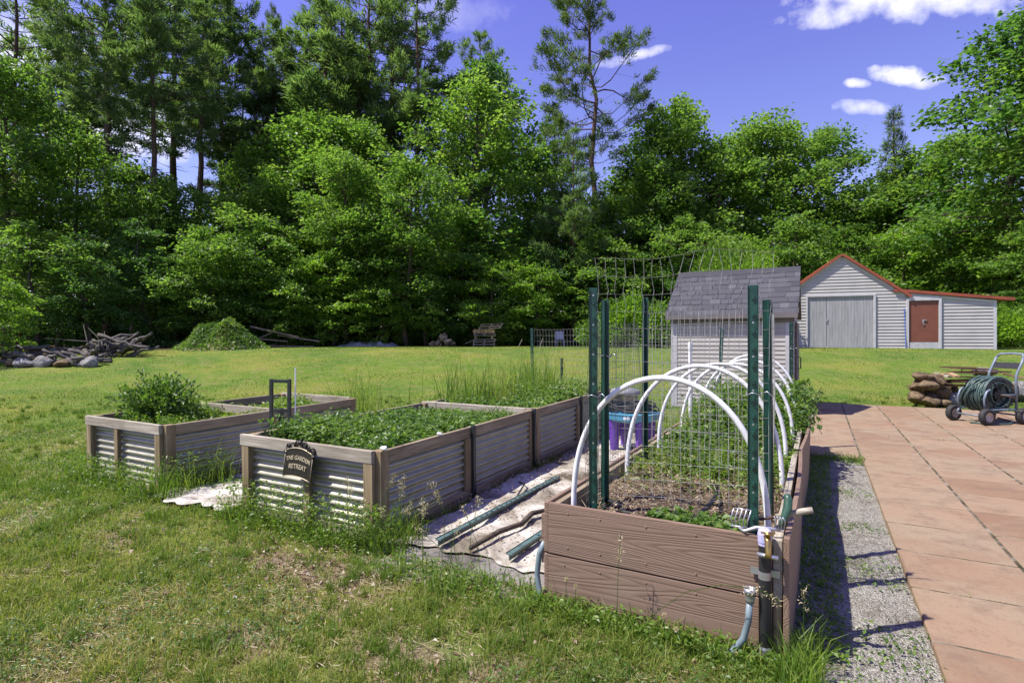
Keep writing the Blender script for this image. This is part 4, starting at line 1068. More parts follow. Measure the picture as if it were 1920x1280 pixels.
def shingles():
    t = NT('roof_shingles'); v = t.coord('Object'); a = t.node('ShaderNodeAttribute', attribute_name='tone').outputs['Fac']
    n = t.noise(v, 60, 3); c = t.ramp(a, [(0,(.05,.05,.055)),(.6,(.078,.078,.084)),(1,(.115,.115,.12))])
    c = t.mix(t.ramp(n, [(.35,(.6,.6,.6)),(.6,(0,0,0))]), c, (.05,.05,.06)); t.bump(n, .4, .004); return t.set(c, .9, spec=.2)
M['shingle'] = shingles()

# grey shed
SX0, SX1, SY0, SY1, ze, zr = -2.72, -.42, 11.9, 14.3, 2.06, 2.98
sh = thing('garden_shed', 'small grey clapboard shed with a shingled roof behind the brown bed', 'shed', (0,0,0))
ym = (SY0+SY1)/2
m = MB(); m.prism([(SY0,-.05),(SY1,-.05),(SY1,ze),(ym,zr-.06),(SY0,ze)], SX0, SX1, 'x'); m.build('wall', M['shedsiding'], sh)
siding([(z, SX0+.12, SX1-.13, SX0+.12, SX1-.13) for z in np.arange(.10, ze-.26, .086)], SY0-.003, .086, .020, 'siding', M['shedsiding'], sh)
for x0, x1 in ((SX0-.012, SX0+.118), (SX1-.128, SX1+.012)): MB().box(x0, x1, SY0-.026, SY0-.002, -.04, ze-.22).build('corner_trim', M['shedtrim'], sh, bevel=.003)
MB().box(SX0+.12, SX1-.13, SY0-.026, SY0-.004, -.04, .095).build('base_trim', M['shedtrim'], sh)
MB().box(SX0-.03, SX1+.03, SY0-.034, SY0-.002, ze-.215, ze-.0).build('fascia', M['shedtrim2'], sh, bevel=.003)
for x0, x1 in ((SX1+.002, SX1+.024),):
    m = MB()
    for z in np.arange(.1, ze-.1, .105):
        m.add([(SX1+.018,SY0+.1,z),(SX1+.018,SY1-.1,z),(SX1+.004,SY1-.1,z+.105),(SX1+.004,SY0+.1,z+.105),(SX1+.001,SY0+.1,z),(SX1+.001,SY1-.1,z)], [(0,1,2,3),(4,5,1,0)])
    m.build('siding', M['shedsiding'], sh)
dr = MB().box(SX1+.02, SX1+.06, SY0+.55, SY1-.5, .08, 1.85).build('door', M['shedtrim2'], sh, bevel=.004)
m = MB(); m.tube([(SX1+.06,SY0+.62,1.15),(SX1+.12,SY0+.62,1.15),(SX1+.12,SY0+.62,.92),(SX1+.06,SY0+.62,.92)], .012, 8); m.build('handle', M['black'], dr)
# roof slabs and courses of shingles
rx0, rx1 = SX0-.10, SX1+.09; ov = .13
sl_ = (zr-ze)/(ym-SY0)
def roof_pt(y, lift): return (y, ze+(y-SY0)*sl_+lift) if y <= ym else (y, ze+(SY1-y)*sl_+lift)
m = MB(); m.prism([roof_pt(SY0-ov,0), roof_pt(ym,0), roof_pt(ym,.05), roof_pt(SY0-ov,.05)], rx0, rx1, 'x'); m.prism([roof_pt(SY1+ov,0), roof_pt(ym+.001,0), roof_pt(ym+.001,.05), roof_pt(SY1+ov,.05)], rx0, rx1, 'x'); rf = m.build('roof', M['shedtrim2'], sh)
V, Fq, Tn = [], [], []
rr = np.random.default_rng(8); nrow = 9; dy = (ym-(SY0-ov))/nrow
for j in range(nrow):
    y0 = SY0-ov-.015+j*dy; y1 = y0+dy*1.12; x = rx0-.015-rr.uniform(0,.15)
    while x < rx1+.015:
        w_ = rr.choice([.10,.16,.16,.22,.3]); a, b = max(x, rx0-.015), min(x+w_-.009, rx1+.015); x += w_
        if b-a < .01: continue
        lf = rr.choice([.057,.064]); z0 = roof_pt(y0,lf+.010)[1]; z1 = roof_pt(min(y1,ym),lf-.004)[1]; q = len(V)
        V += [(a,y0,z0),(b,y0,z0),(b,min(y1,ym),z1),(a,min(y1,ym),z1),(a,y0,z0-.016),(b,y0,z0-.016)]
        Fq += [(q,q+1,q+2,q+3),(q+4,q+5,q+1,q)]; Tn += [np.clip(rr.normal(.5,.17),0,1)]*2
o = flat_mesh('shingles', V, Fq, M['shingle'], rf); tone_attr(o, Tn)
m = MB(); m.prism([(ym-.16,zr+.06-.16*sl_+.012),(ym,zr+.078),(ym+.16,zr+.06-.16*sl_+.012),(ym,zr+.06)], rx0-.015, rx1+.015, 'x'); o = m.build('ridge_cap', M['shingle'], rf)
MB().box(rx0, rx1, SY0-ov-.03, SY0-ov-.001, ze-.135, ze-.04).build('fascia', M['shedtrim2'], sh)
# barn
gx, gy = at(1578, 26.3); BZ = gz(gx, gy)-.02
bn = thing('barn', 'pale clapboard barn with red roof edge and a lean-to on the right', 'barn', (gx, gy, BZ), R(9.0))
hw, pe, ev = 2.40, 4.40, 2.60; D_ = 6.0; lx = 5.96
sl2 = (pe-ev)/hw
m = MB(); m.prism([(-hw,-.2),(hw,-.2),(hw,ev),(0,pe),(-hw,ev)], 0, D_); m.build('wall', M['barnsiding'], bn)
m = MB(); m.prism([(hw+.001,-.2),(lx,-.2),(lx,2.16),(hw+.001,2.62)], .0, D_-1); m.build('lean_to_wall', M['barnsiding'], bn)
g0, g1, gt = -1.454, 1.294, 2.48; d0, d1, dt = 2.69, 3.84, 2.20; lap = .150
rows = []; z = 0
def xl(z): return -hw+.03 if z < ev else -hw+.03+(z-ev)/sl2
while z < pe-.25:
    zt = z+lap
    if z < gt:
        rows += [(z, -hw+.03, g0-.07, -hw+.03, g0-.07), (z, g1+.09, d0-.10, g1+.09, d0-.10)]
    else:
        rows.append((z, xl(z), -xl(z), xl(zt), -xl(zt)))
    z += lap
z = 0
while z < 2.08:
    top = 2.62-(lx-hw)*0
    rows.append((z, d1+.10, lx-.12, d1+.10, lx-.12)); z += lap
siding(rows, -.003, lap, .036, 'siding', M['barnsiding'], bn)
# red roof: main gable and lean-to
def slab(p, q, th, y0, y1):
    d = Vector((q[0]-p[0], q[1]-p[1])).normalized(); n = Vector((-d.y, d.x))*th
    if n.y < 0: n = -n
    return MB().prism([p, q, (q[0]+n.x,q[1]+n.y), (p[0]+n.x,p[1]+n.y)], y0, y1)
slab((-hw-.30, ev-.30*sl2+.01), (0, pe+.01), .11, -.17, D_+.2).build('roof', M['redroof'], bn)
slab((hw+.35, ev-.35*sl2+.01), (.002, pe+.01), .11, -.17, D_+.2).build('roof', M['redroof'], bn)
slab((hw-.30, 2.64), (lx+.60, 2.12), .13, -.15, D_-.8).build('lean_to_roof', M['redroof'], bn)
for s in (-1, 1):
    slab((s*(hw+.1), ev-.1*sl2-.11), (s*.003, pe-.11), .10, -.045, -.022).build('rake_trim', M['barntrim'], bn)
slab((hw+.05, 2.47), (lx, 2.03), .10, -.05, -.023).build('rake_trim', M['barntrim'], bn)
for (a, b, t_) in ((g0-.068, g0-.0, gt+.08), (g1+.0, g1+.088, gt+.08), (d0-.098, d0, dt+.08), (d1, d1+.098, dt+.08)):
    MB().box(a, b, -.10, .0, -.1, t_).build('door_frame', M['barntrim'], bn, bevel=.004)
MB().box(g0, g1, -.098, 0, gt+.001, gt+.08).build('door_frame', M['barntrim'], bn)
MB().box(d0, d1, -.098, 0, dt+.001, dt+.2).build('door_frame', M['barntrim'], bn)
MB().box(lx-.118, lx+.012, -.03, -.001, -.1, 2.10).build('corner_trim', M['barntrim'], bn, bevel=.003)
for (a, b, n_) in ((g0+.01, -.66, 6), (-.635, g1-.01, 15)):
    m = MB(); w_ = (b-a)/n_
    for i in range(n_): m.box(a+i*w_+.003, a+(i+1)*w_-.003, -.030, -.004, .13, gt-.01)
    m.box(a, b, -.042, -.031, .10, .20); dr = m.build('door', M['greydoor'], bn)
    if b > 0: 
        q = MB(); q.box(a-.04, a+.06, -.055, -.044, 1.32, 1.40); q.lathe([(.03,-.02),(.03,.02)], (a-.01,-.06,1.28), 10, Matrix.Rotation(R(90),3,'X')); q.build('latch', M['pewter'], dr)
MB().box(g0, g1, -.05, 0, -.15, .095).build('threshold', M['greydoor'], bn)
MB().box(d0+.001, d1-.001, -.065, -.004, -.2, .29).build('door_step', M['concrete'], bn)
dr = MB().box(d0+.01, d1-.01, -.03, -.004, .30, dt-.005).build('door', M['reddoor'], bn, bevel=.004)
m = MB(); m.box(3.22,3.28,-.045,-.031,1.2,1.33); m.tube([(3.28,-.06,1.30),(3.38,-.06,1.30)], .02, 8); m.lathe([(.035,-.02),(.035,.02)], (3.26,-.055,1.12), 10, Matrix.Rotation(R(90),3,'X')); m.build('handle', M['pewter'], dr)
m = MB(); m.tube([(0,0,0),(-.05,.06,1.85)], .02, 6)
c_, s_ = math.cos(R(9.0)), math.sin(R(9.0))
def bw(x, y): return (gx+x*c_-y*s_, gy+x*s_+y*c_)
pb = m.build('long_pole', plain('blue_painted_pole', (.06,.14,.42), .4)); pb.location = (*bw(2.56,-.14), BZ); pb.rotation_euler = (0,0,R(9.0)); tag(pb, 'thin blue pole leaning beside the red barn door', 'pole')
# ------------------------------------------------------------------ hose cart
hx, hy = at(1852, 9.7)
hc = thing('hose_reel_cart', 'four wheeled cart with a big green hose wound on its reel', 'hose reel', (hx, hy, .046), R(38))
# local: x across the reel axle (to the right), y away
BG = M['bluegrey']
def wheel(parent, x, y):
    w = MB(); rot = Matrix.Rotation(R(90),3,'X')
    w.lathe([(.075,-.045),(.115,-.05),(.137,-.035),(.143,0),(.137,.035),(.115,.05),(.075,.045)], (x,y,.143), 26, rot, True)
    o = w.build('wheel', M['tyre'], parent, smooth=True)
    r_ = MB(); r_.lathe([(0,-.030),(.022,-.040),(.03,-.022),(.062,-.020),(.076,-.046),(.078,-.046),(.078,.046),(.076,.046),(.062,.02),(0,.03)], (x,y,.143), 22, rot)
    r_.build('rim', M['rim'], o, smooth=True)
for x in (-.37,.37):
    for y in (-.30,.30): wheel(hc, x, y)
m = MB()
m.tube([(-.37,-.26,.143),(-.37,.26,.143)], .014, 8); m.tube([(.37,-.26,.143),(.37,.26,.143)], .014, 8); m.build('axle', BG, hc, smooth=True)
for s in (-1, 1):
    y = s*.235
    m = MB(); m.tube([(-.37,y,.16),(-.33,y,.22),(-.24,y,.25),(.24,y,.25),(.34,y,.21),(.37,y,.16)], .018, 8)
    m.tube([(-.33,y,.24),(-.35,y,.44),(-.30,y,.56),(-.23,y,.60)], .018, 8)
    m.build('side_frame', BG, hc, smooth=True)
    m = MB(); m.tube([(.30,y,.18),(.30,y,.80),(.31,y,.86),(.42,y,1.06),(.46,y*.96,1.15)], .020, 8); m.build('upright', BG, hc, smooth=True)
    m = MB(); m.tube([(.30,y,.50),(.0,y,.50)], .014, 8); m.build('bearing_arm', BG, hc, smooth=True)
m = MB(); m.tube([(.46,-.226,1.15),(.50,-.19,1.20),(.51,0,1.215),(.50,.19,1.20),(.46,.226,1.15)], .020, 8); m.build('handle', BG, hc, smooth=True)
m = MB(); m.obox((.395,0,1.0), (.016,.46,.11), Matrix.Rotation(R(27),3,'Y')); m.build('panel', M['black'], hc)
rl = MB(); ry = Matrix.Rotation(R(90),3,'X')
rl.lathe([(.06,-.20),(.10,-.20),(.10,.20),(.06,.20)], (0,0,.50), 18, ry); reel = rl.build('reel', M['black'], hc, smooth=False)
for s in (-1,1):
    q = MB(); q.lathe([(.28,-.006),(.29,0),(.28,.006),(.255,.006),(.25,0),(.255,-.006)], (0,s*.205,.50), 26, ry, True)
    for a in range(6): q.bar((.05*math.cos(a*1.047),s*.205,.5+.05*math.sin(a*1.047)), (.26*math.cos(a*1.047),s*.205,.5+.26*math.sin(a*1.047)), .02, .008)
    q.build('flange', M['black'], reel)
m = MB(); m.tube([(0,-.22,.5),(0,-.30,.5),(.10,-.30,.47),(.10,-.38,.47)], .011, 7); m.build('crank', M['rust'], reel, smooth=True)
r = np.random.default_rng(4); m = MB()
for lay, (rad, n) in enumerate(((.13,11),(.165,11),(.20,11),(.232,11),(.262,10),(.288,9))):
    pts = []
    for t in np.linspace(0, 1, n*22):
        a = t*n*6.283; yy = (-.185+.37*t)*(1 if lay%2 == 0 else -1)
        pts.append(((rad+.016*math.sin(a*.23+lay)+.01*math.sin(a*.61))*math.cos(a), yy+.022*math.sin(a+lay*1.7)+.012*math.sin(a*.37), .50+(rad+.016*math.sin(a*.31+lay))*math.sin(a)))
    m.tube(pts, .0155, 6)
for k in range(5):
    a0 = r.uniform(0,6); pts = [((.305+.02*k*.5)*math.cos(a0+t*4.2), -.20+.4*t+.05*math.sin(t*6+k), .5+(.305)*math.sin(a0+t*4.2)) for t in np.linspace(0,1,40)]
    m.tube(pts, .0155, 6)
tag(m.build('garden_hose', M['greenhose'], smooth=True, loc=hc.location), 'thick green hose wound round the reel of the wheeled cart', 'hose').rotation_euler = (0,0,R(38))
m = MB(); m.tube([(hx-.30,hy-.30,.065),(hx-.05,hy-.42,.062),(hx+.25,hy-.2,.062),(hx+.35,hy+.1,.07),(hx+.2,hy+.3,.10)], .0155, 8)
tag(m.build('garden_hose', M['greenhose'], smooth=True), 'loose hose end trailing on the pavers under the cart', 'hose')

# ------------------------------------------------------------------ stone barbecue stack
r = np.random.default_rng(12)
spots = []
for (px, py, d, s, mt, lab) in [
    (1737,752,12.3,(.34,.28,.21),'stone','brown boulder at the bottom left of the stone stack'),
    (1733,722,12.3,(.30,.25,.15),'stone','flat brown stone in the middle of the stack left end'),
    (1755,715,12.4,(.27,.24,.17),'stone','brown stone topping the stack left end beside the grates'),
    (1730,705,12.4,(.26,.22,.14),'stone','topmost brown stone of the stack'),
    (1757,735,12.5,(.32,.26,.18),'stone','stone wedged behind the bottom left boulder'),
    (1788,750,12.5,(.27,.2,.19),'greystone','pale grey squared stone under the grates'),
    (1825,752,12.8,(.24,.2,.15),'greystone','grey stone beside the cart wheel'),
    (1880,735,13.3,(.35,.3,.28),'stone','large brown stone behind the hose cart'),
    (1915,735,13.2,(.35,.3,.28),'greystone','grey stone behind the cart at the frame edge'),
    (1715,745,12.4,(.22,.2,.16),'stone','small brown stone at the outer left foot of the stack'),
    (1765,755,12.2,(.20,.17,.10),'stone','small stone on the ground before the stacked grates'),
    (1800,738,13.0,(.3,.25,.2),'greystone','shaded grey stone deep inside the stack'),
    (1718,730,12.5,(.2,.2,.12),'stone','brown stone sticking out left of the middle of the stack'),
    (1775,733,13.0,(.3,.25,.2),'stone','shaded stone beneath the stacked grates')]:
    x, y = at(px, d); z = zy(py, d)
    o = rock(px*3+py, s, 3, .3).build('field_stone', M[mt], smooth=True); o.location = (x,y,z); o.rotation_euler = (0,0,r.uniform(0,6)); tag(o, lab, 'stone', 'stones of the barbecue stack')
def grate(w_, l_, n, pitch_rod=.045):
    m = MB(); 
    for i in range(n): x = -w_/2+w_*i/(n-1); m.bar((x,-l_/2,0),(x,l_/2,0),.009,.022)
    for y in np.arange(-l_/2, l_/2+.01, .14): m.bar((-w_/2,y,.0),(w_/2,y,.0),.010,.010)
    return m
for i, (px, py, d, w_, lab) in enumerate([(1790,722,12.6,1.0,'lowest rusty iron grate on the stone stack'),(1800,714,12.6,1.1,'second rusty iron grate on the stone stack'),(1795,706,12.7,1.0,'third rusty grate from the bottom of the stack'),(1835,697,12.7,1.0,'rusty grate lying flat near the top of the stack'),(1815,690,12.9,.9,'topmost rusty grate of the stack')]):
    x, y = at(px, d); o = grate(w_, .6, 24).build('iron_grate', M['rust']); o.location = (x,y,zy(py,d)); o.rotation_euler = (.03*math.sin(i*2),.03*math.cos(i*3), R(29)+.1*math.sin(i*5)); tag(o, lab, 'grate', 'rusty grates on the stones')
for i, (p, q, lab) in enumerate([((1765,702,12.4),(1785,701,12.9),'short pale board end on the grates'),((1781,700,12.2),(1795,706,11.9),'pale sawn timber end jutting toward the camera'),((1880,700,12.6),(1945,715,12.4),'yellowish long board leaning behind the cart'),((1752,700,12.6),(1780,706,12.3),'thin weathered board under the sawn timber')]):
    a = (*at(p[0],p[2]), zy(p[1],p[2])); b = (*at(q[0],q[2]), zy(q[1],q[2]))
    tag(MB().bar(a, b, .10, .05).build('scrap_board', M['cutwood'] if i != 3 else M['palewood_x'], bevel=.004), lab, 'board', 'scrap boards on the stack')
m = MB(); a = at(1732,12.4); b = at(1765,12.5); m.tube([(*a,zy(699,12.4)),(*b,zy(706,12.5))], .009, 6); m.tube([(*at(1802,12.6),zy(700,12.6)),(*at(1803,12.6),zy(690,12.6)),(*at(1806,12.6),zy(694,12.6))], .009, 6)
tag(m.build('iron_rod', M['rust'], smooth=True), 'thin iron rod sticking out left of the grates', 'rod')
x, y = at(1845, 12.9); o = rock(77, (.26,.2,.12), 3).build('field_stone', M['greystone'], smooth=True); o.location = (x,y,zy(698,12.9)); tag(o, 'smooth grey stone resting on top of the grates', 'stone', 'stones of the barbecue stack')
# broken patch in the pavers
m = rock(91, (.23,.20,.05), 3, .5); o = m.build('rubble', M['greystone'], smooth=True); o.location = (HOLE[0]+.14, HOLE[1], .04); tag(o, 'crumbled pale rubble patch in the pavers at the right edge', 'rubble')

# ------------------------------------------------------------------ log pile, mound, lumber, tarp, firewood, pallets
r = np.random.default_rng(31)
def log_mesh(seed, L, rad):
    q = np.random.default_rng(seed); n = 6; m = MB()
    m.tube([(L*(i/n-.5), q.normal(0,.03), q.normal(0,.03)) for i in range(n+1)], [rad*q.uniform(.7,1.12) for i in range(n+1)], 8); m.v = [(v[0]+q.normal(0,.012), v[1]+q.normal(0,.014), v[2]+q.normal(0,.014)) for v in m.v]; return m
LOGS = []
for k in range(4):
    root = thing('log', 'weathered grey log lying in the jumbled pile at the left wood edge', 'log', group='weathered logs in the left pile')
    log_mesh(k, (1.2,.9,1.7,2.4)[k], (.105,.135,.08,.085)[k]).build('stem', M['logbark'], root, smooth=True)
    L = (1.2,.9,1.7,2.4)[k]; e = MB(); e.lathe([(.07,-.004),(.07,.006),(0,.006)], (L/2+.002,0,0), 9, Matrix.Rotation(R(90),3,'Y')); e.build('cut_end', M['logbark'] if k != 1 else M['cutwood'], root)
    LOGS.append(root)
cnt = 0
def put_log(px, py, d, k, rot):
    global cnt
    x, y = at(px, d); o = LOGS[k] if not LOGS[k].get('used') else copy_tree(LOGS[k], (0,0,0)); LOGS[k]['used'] = 1
    o.location = (x, y, zy(py, d)); o.rotation_euler = rot; o.scale = (.75,.75,.75); return o
for i in range(38):
    px = r.uniform(-30, 185); d = 19.6+r.uniform(-.3,1.6); h = r.uniform(0,1)
    gy_ = 637+(1.5-gz(*at(px,d)))*F/d
    put_log(px, gy_-3-h*22*(1-.4*abs(px-70)/110), d, int(r.integers(0,4)), (r.normal(0,.3), r.normal(0,.2), R(29)+r.normal(0,.7)))
for i in range(26):
    px = r.uniform(185, 262); d = 21.5+r.uniform(-.2,1.2); gy_ = 637+(1.5-gz(*at(px,d)))*F/d
    put_log(px, gy_-3-r.uniform(0,1)*26, d, int(r.integers(1,4)), (r.normal(0,.2), R(-14)+r.normal(0,.25), R(29)+r.normal(0,.5)))
o = put_log(222, 640, 21.4, 3, (0,R(20),R(25))); o['label'] = 'long pale log slanting on top of the right end of the log pile'
for i, (px, s, mt, lab) in enumerate(((78,.42,'greystone','large pale grey rock in the middle of the log pile'),(28,.36,'stone','mossy rock at the left end of the log pile'),(170,.38,'greystone','small grey rock low between the two log heaps'),(48,.4,'greystone','grey rock in front of the log pile'),(118,.33,'stone','brown rock right of the large grey rock'))):
    d = 19.3; x, y = at(px, d); o = rock(200+i, (s,s*.8,s*.62), 3, .3).build('rock', M[mt], smooth=True); o.location = (x,y,gz(x,y)+s*.3); tag(o, lab, 'rock', 'rocks by the log pile')
# dead branches
m = MB()
for k in range(7):
    px = 175+k*5; d = 21.2; x, y = at(px,d); z = gz(x,y)+.3
    m.tube([(x,y,z),(x-.3+r.normal(0,.2),y+r.normal(0,.2),z+.35),(x-.8+r.normal(0,.3),y+r.normal(0,.3),z+.5+r.normal(0,.3))], [.03,.02,.008], 5)
tag(m.build('dead_branch', M['logbark'], smooth=True), 'bare forked dead branch lying on the log heap', 'branch')
# overgrown mound
mx, my = at(418, 25.5); mz = gz(mx, my)
mn = thing('brush_mound', 'rounded heap of clippings overgrown with green weeds', 'mound', (mx,my,mz))
def mound_z(u, v): return 1.05*np.exp(-(((u/1.5)**2+(v/1.3)**2)**1.7))*(1+.13*np.sin(u*4+v*3)+.10*np.sin(v*7-u*2)+.07*np.sin(u*9+1))-.10-.12*np.clip(u*u+v*v-3.2,0,3)
u, v, Fq = grid(np.linspace(-2.6,2.6,50), np.linspace(-2.4,2.4,46)); 
flat_mesh('heap', np.stack([u,v,mound_z(u,v)],1), Fq, plain('dry_brown_clippings', (.15,.12,.06), .95, 0, .5, 5, .6), mn, smooth=True)
n = 12000; uu_ = r.normal(0,.95,n); vv_ = r.normal(0,.9,n); lv = Leaves()
zz = mound_z(uu_,vv_)+r.uniform(0,.30,n)**1.3
lv.add(np.stack([uu_,vv_,zz],1), r.normal(size=(n,3))+[0,0,.6], unit(r.normal(0,.6,(n,3))+[0,0,1]), r.uniform(.08,.30,n), r.uniform(.02,.08,n), np.clip(.5+.25*np.sin(uu_*3+vv_*2)+r.normal(0,.2,n),0,1))
lv.build('weeds', M['herb'], mn)
# shadowed lumber right of the mound
for i, (p, q, lab) in enumerate([((470,612),(560,632),'long dark board slanting down behind the mound'),((495,655),(556,652),'low rail board on the ground right of the mound'),((485,635),(540,640),'dark board in the middle of the shaded lumber'),((500,648),(590,650),'bottom dark board of the shaded lumber'),((470,640),(515,622),'short crossed board in the shaded lumber'),((520,628),(600,640),'upper right board of the shaded lumber')]):
    d = 28+.15*i; a = (*at(p[0],d), zy(p[1],d)); b = (*at(q[0],d+.4), zy(q[1],d+.4))
    tag(MB().bar(a,b,.16,.07).build('lumber_board', M['wood_x'], bevel=.004), lab, 'board', 'old lumber in the shade')
# flat silver tarp
cx, cy = at(692, 31.5); tz = gz(cx,cy)
u, v, Fq = grid(np.linspace(-1.7,1.7,70), np.linspace(-.9,.9,36))
zt = .28*np.clip(1-(u/1.72)**4,0,1)*np.clip(1-(v/.92)**4,0,1)*(.75+.2*np.sin(u*5+v*4)+.14*np.sin(u*11)+.1*np.sin(v*13+u*3))
o = flat_mesh('tarp', np.stack([u,v,zt+.01],1), Fq, plain('silver_tarp', (.33,.33,.36), .4, 0, .3, 6), smooth=True); md = o.modifiers.new('t','SOLIDIFY'); md.thickness = .01
o.location = (cx,cy,tz); o.rotation_euler = (0,0,YAW); tag(o, 'low silver grey tarp spread at the foot of the trees', 'tarp')
# firewood
fw_ = thing('firewood', 'split pale firewood stick in the small heap at the wood edge', 'firewood', group='split firewood in the heap')
m = MB(); m.prism([(-.09,-.06),(.09,-.06),(.0,.10)], -.22, .22, 'x'); m.build('split_log', M['wood_x'], fw_, bevel=.006)
m = MB(); m.prism([(-.085,-.057),(.085,-.057),(.0,.094)], .221, .226, 'x'); m.build('cut_end', M['cutwood'], fw_)
for i in range(34):
    px = 829+r.normal(0,11); d = 31.2+r.normal(0,.35); x, y = at(px,d); hmax = .55*math.exp(-((px-832)/14)**2)
    o = fw_ if i == 0 else copy_tree(fw_, (0,0,0)); o.location = (x,y,gz(x,y)+.06+r.uniform(0,1)*hmax); o.rotation_euler = (r.normal(0,.6), r.normal(0,.5), r.uniform(0,6))
# pallets
pa = MB()
for x in np.linspace(-.52,.52,7): pa.box(-.6,.6, x-.045, x+.045, .105, .125)
for x in (-.54,0,.54): pa.box(-.6,.6,x-.05,x+.05,0,.018)
for y in (-.57,0,.57): pa.box(y-.02,y+.02,-.56,.56,.018,.105)
px0, py0 = at(908, 30.6); pz = gz(px0,py0)
pm = M['palewood_x']
plabs = ['bottom pallet of the stack at the wood edge','second pallet from the bottom of the stack','third pallet up in the stack','pallet under the round log slices','tilted pallet lying on top of the stack','topmost pallet of the stack at the wood edge']
zs = (0,.15,.32,.62,1.0,1.16)
me0 = None
for i, lab in enumerate(plabs):
    if me0 is None: o = pa.build('pallet', pm); me0 = o.data
    else: o = bpy.data.objects.new('pallet', me0); COL.objects.link(o)
    off = (0,0,.05,.02,.35,.4)[i]; o.location = (px0+off*CS, py0+off*SN, pz+zs[i]); o.rotation_euler = (.02*math.sin(i*4), .035*math.sin(i*2.5)-(.06 if i > 3 else 0), YAW+.12*math.sin(i*3)); tag(o, lab, 'pallet', 'pallets stacked at the wood edge')
for x in (-.45,.45):
    for z in (.47,):
        o = MB().box(-.06,.06,-.5,.5,-.02,.14).build('wooden_spacer', M['wood_y'], bevel=.004); o.location = (px0+x*CS, py0+x*SN, pz+z); o.rotation_euler = (0,0,YAW); tag(o, ('left' if x<0 else 'right')+' timber spacer between the stacked pallets', 'timber')
for i in range(6):
    m = MB(); m.lathe([(.0,-.11),(.11,-.11),(.115,0),(.11,.11),(.0,.11)], (0,0,0), 12, Matrix.Rotation(R(90),3,'X')); o = m.build('log_slice', M['cutwood']); a = -.5+.2*i
    o.location = (px0+a*CS+.3*SN, py0+a*SN-.3*CS, pz+.87); o.rotation_euler = (0,.2*i,YAW+r.normal(0,.3)); tag(o, 'round cut log slice resting on the pallet stack', 'log', 'log slices on the pallets')
# scrap board leaning, stakes near the wood edge
for (px, py, dpx, dpy, d, lab) in ((872,644,20,-8,30.5,'pale board lying left of the pallet stack'),(972,650,7,-14,27,'short pale stake leaning in the lawn left of the green post'),(1012,650,6,-16,27,'short pale stake right of the green post in the grass')):
    a = (*at(px,d), zy(py,d)); b = (*at(px+dpx,d), zy(py+dpy,d)); tag(MB().bar(a,b,.06,.03).build('wooden_stake', M['palewood_x']), lab, 'stake')
# white chair like frame behind the wire
cx, cy = at(1050, 33); o = thing('lawn_chair', 'pale lavender plastic chair standing at the wood edge behind the wire', 'chair', (cx,cy,gz(cx,cy)), 3.4)
MB().box(-.25,.25,-.25,.25,.40,.44).build('seat', M['lav'], o, bevel=.01); m = MB(); m.obox((0,.24,.68),(.5,.03,.46),Matrix.Rotation(R(-10),3,'X')); m.build('backrest', M['lav'], o, bevel=.01)
for sx in (-.22,.22):
    for sy in (-.22,.22): m = MB(); m.tube([(sx*1.1,sy*1.1,0),(sx,sy,.41)], .022, 6); m.build('leg', M['lav'], o)

# ------------------------------------------------------------------ plants in the beds
r = np.random.default_rng(17)
def foliage(name, label, n, xyzf, m, l0, l1, cat='plants', kind='stuff', parent=None, up=1.0, wr=(.45,.7)):
    x, y, z = xyzf(n); lv = Leaves(); k = len(x)
    D = unit(np.stack([r.normal(0,1,k), r.normal(0,1,k), r.normal(.25,.45,k)],1)); l = r.uniform(l0,l1,k)
    lv.add(np.stack([x,y,z],1), D, unit(r.normal(0,.5,(k,3))+[0,0,up]), l, l*r.uniform(*wr,k), np.clip(.5+r.normal(0,.2,k)+.15*np.sin(x*4)*np.sin(y*3.3),0,1))
    o = lv.build(name, m, parent)
    return tag(o, label, cat, kind=kind) if parent is None else o
def stemmed(x0,x1,y0,y1,zs,hf,per=14):
    """leaves in whorls up short stems"""
    def f(n):
        k = n//per; sx = r.uniform(x0,x1,k); sy = r.uniform(y0,y1,k); h = hf(sx,sy)*r.uniform(.55,1.15,k)
        t = np.tile(np.linspace(.25,1,per),(k,1)); ln = r.normal(0,.22,(k,2))
        X = sx[:,None]+ln[:,0:1]*t*h[:,None]+r.normal(0,.022,(k,per)); Y = sy[:,None]+ln[:,1:2]*t*h[:,None]+r.normal(0,.022,(k,per))
        return X.ravel(), Y.ravel(), (zs+t*h[:,None]+r.normal(0,.012,(k,per))).ravel()
    return f
foliage('mint_plants', 'dense low herb leaves filling the plaque bed', 33000, stemmed(-4.3,-2.93,3.2,5.5,.55,lambda x,y: .15+.10*np.exp(-((x+4.0)**2+(y-3.5)**2)/.35)+.03*np.sin(x*9)*np.sin(y*7)-.04*sst((y-4.8)/.5)), M['herb'], .022, .058)
foliage('mint_plants', 'low weeds and herbs in the leftmost metal bed', 16000, stemmed(-6.85,-5.62,3.15,5.45,.53,lambda x,y: .13+.06*np.sin(x*5+y*4)), M['weed'], .02, .05)
foliage('mint_plants', 'leafy weeds in the grass grown metal bed', 13000, stemmed(-4.3,-2.93,5.75,8.3,.60,lambda x,y: .12+.10*sst((y-6.5)/1)), M['herb'], .035, .075)
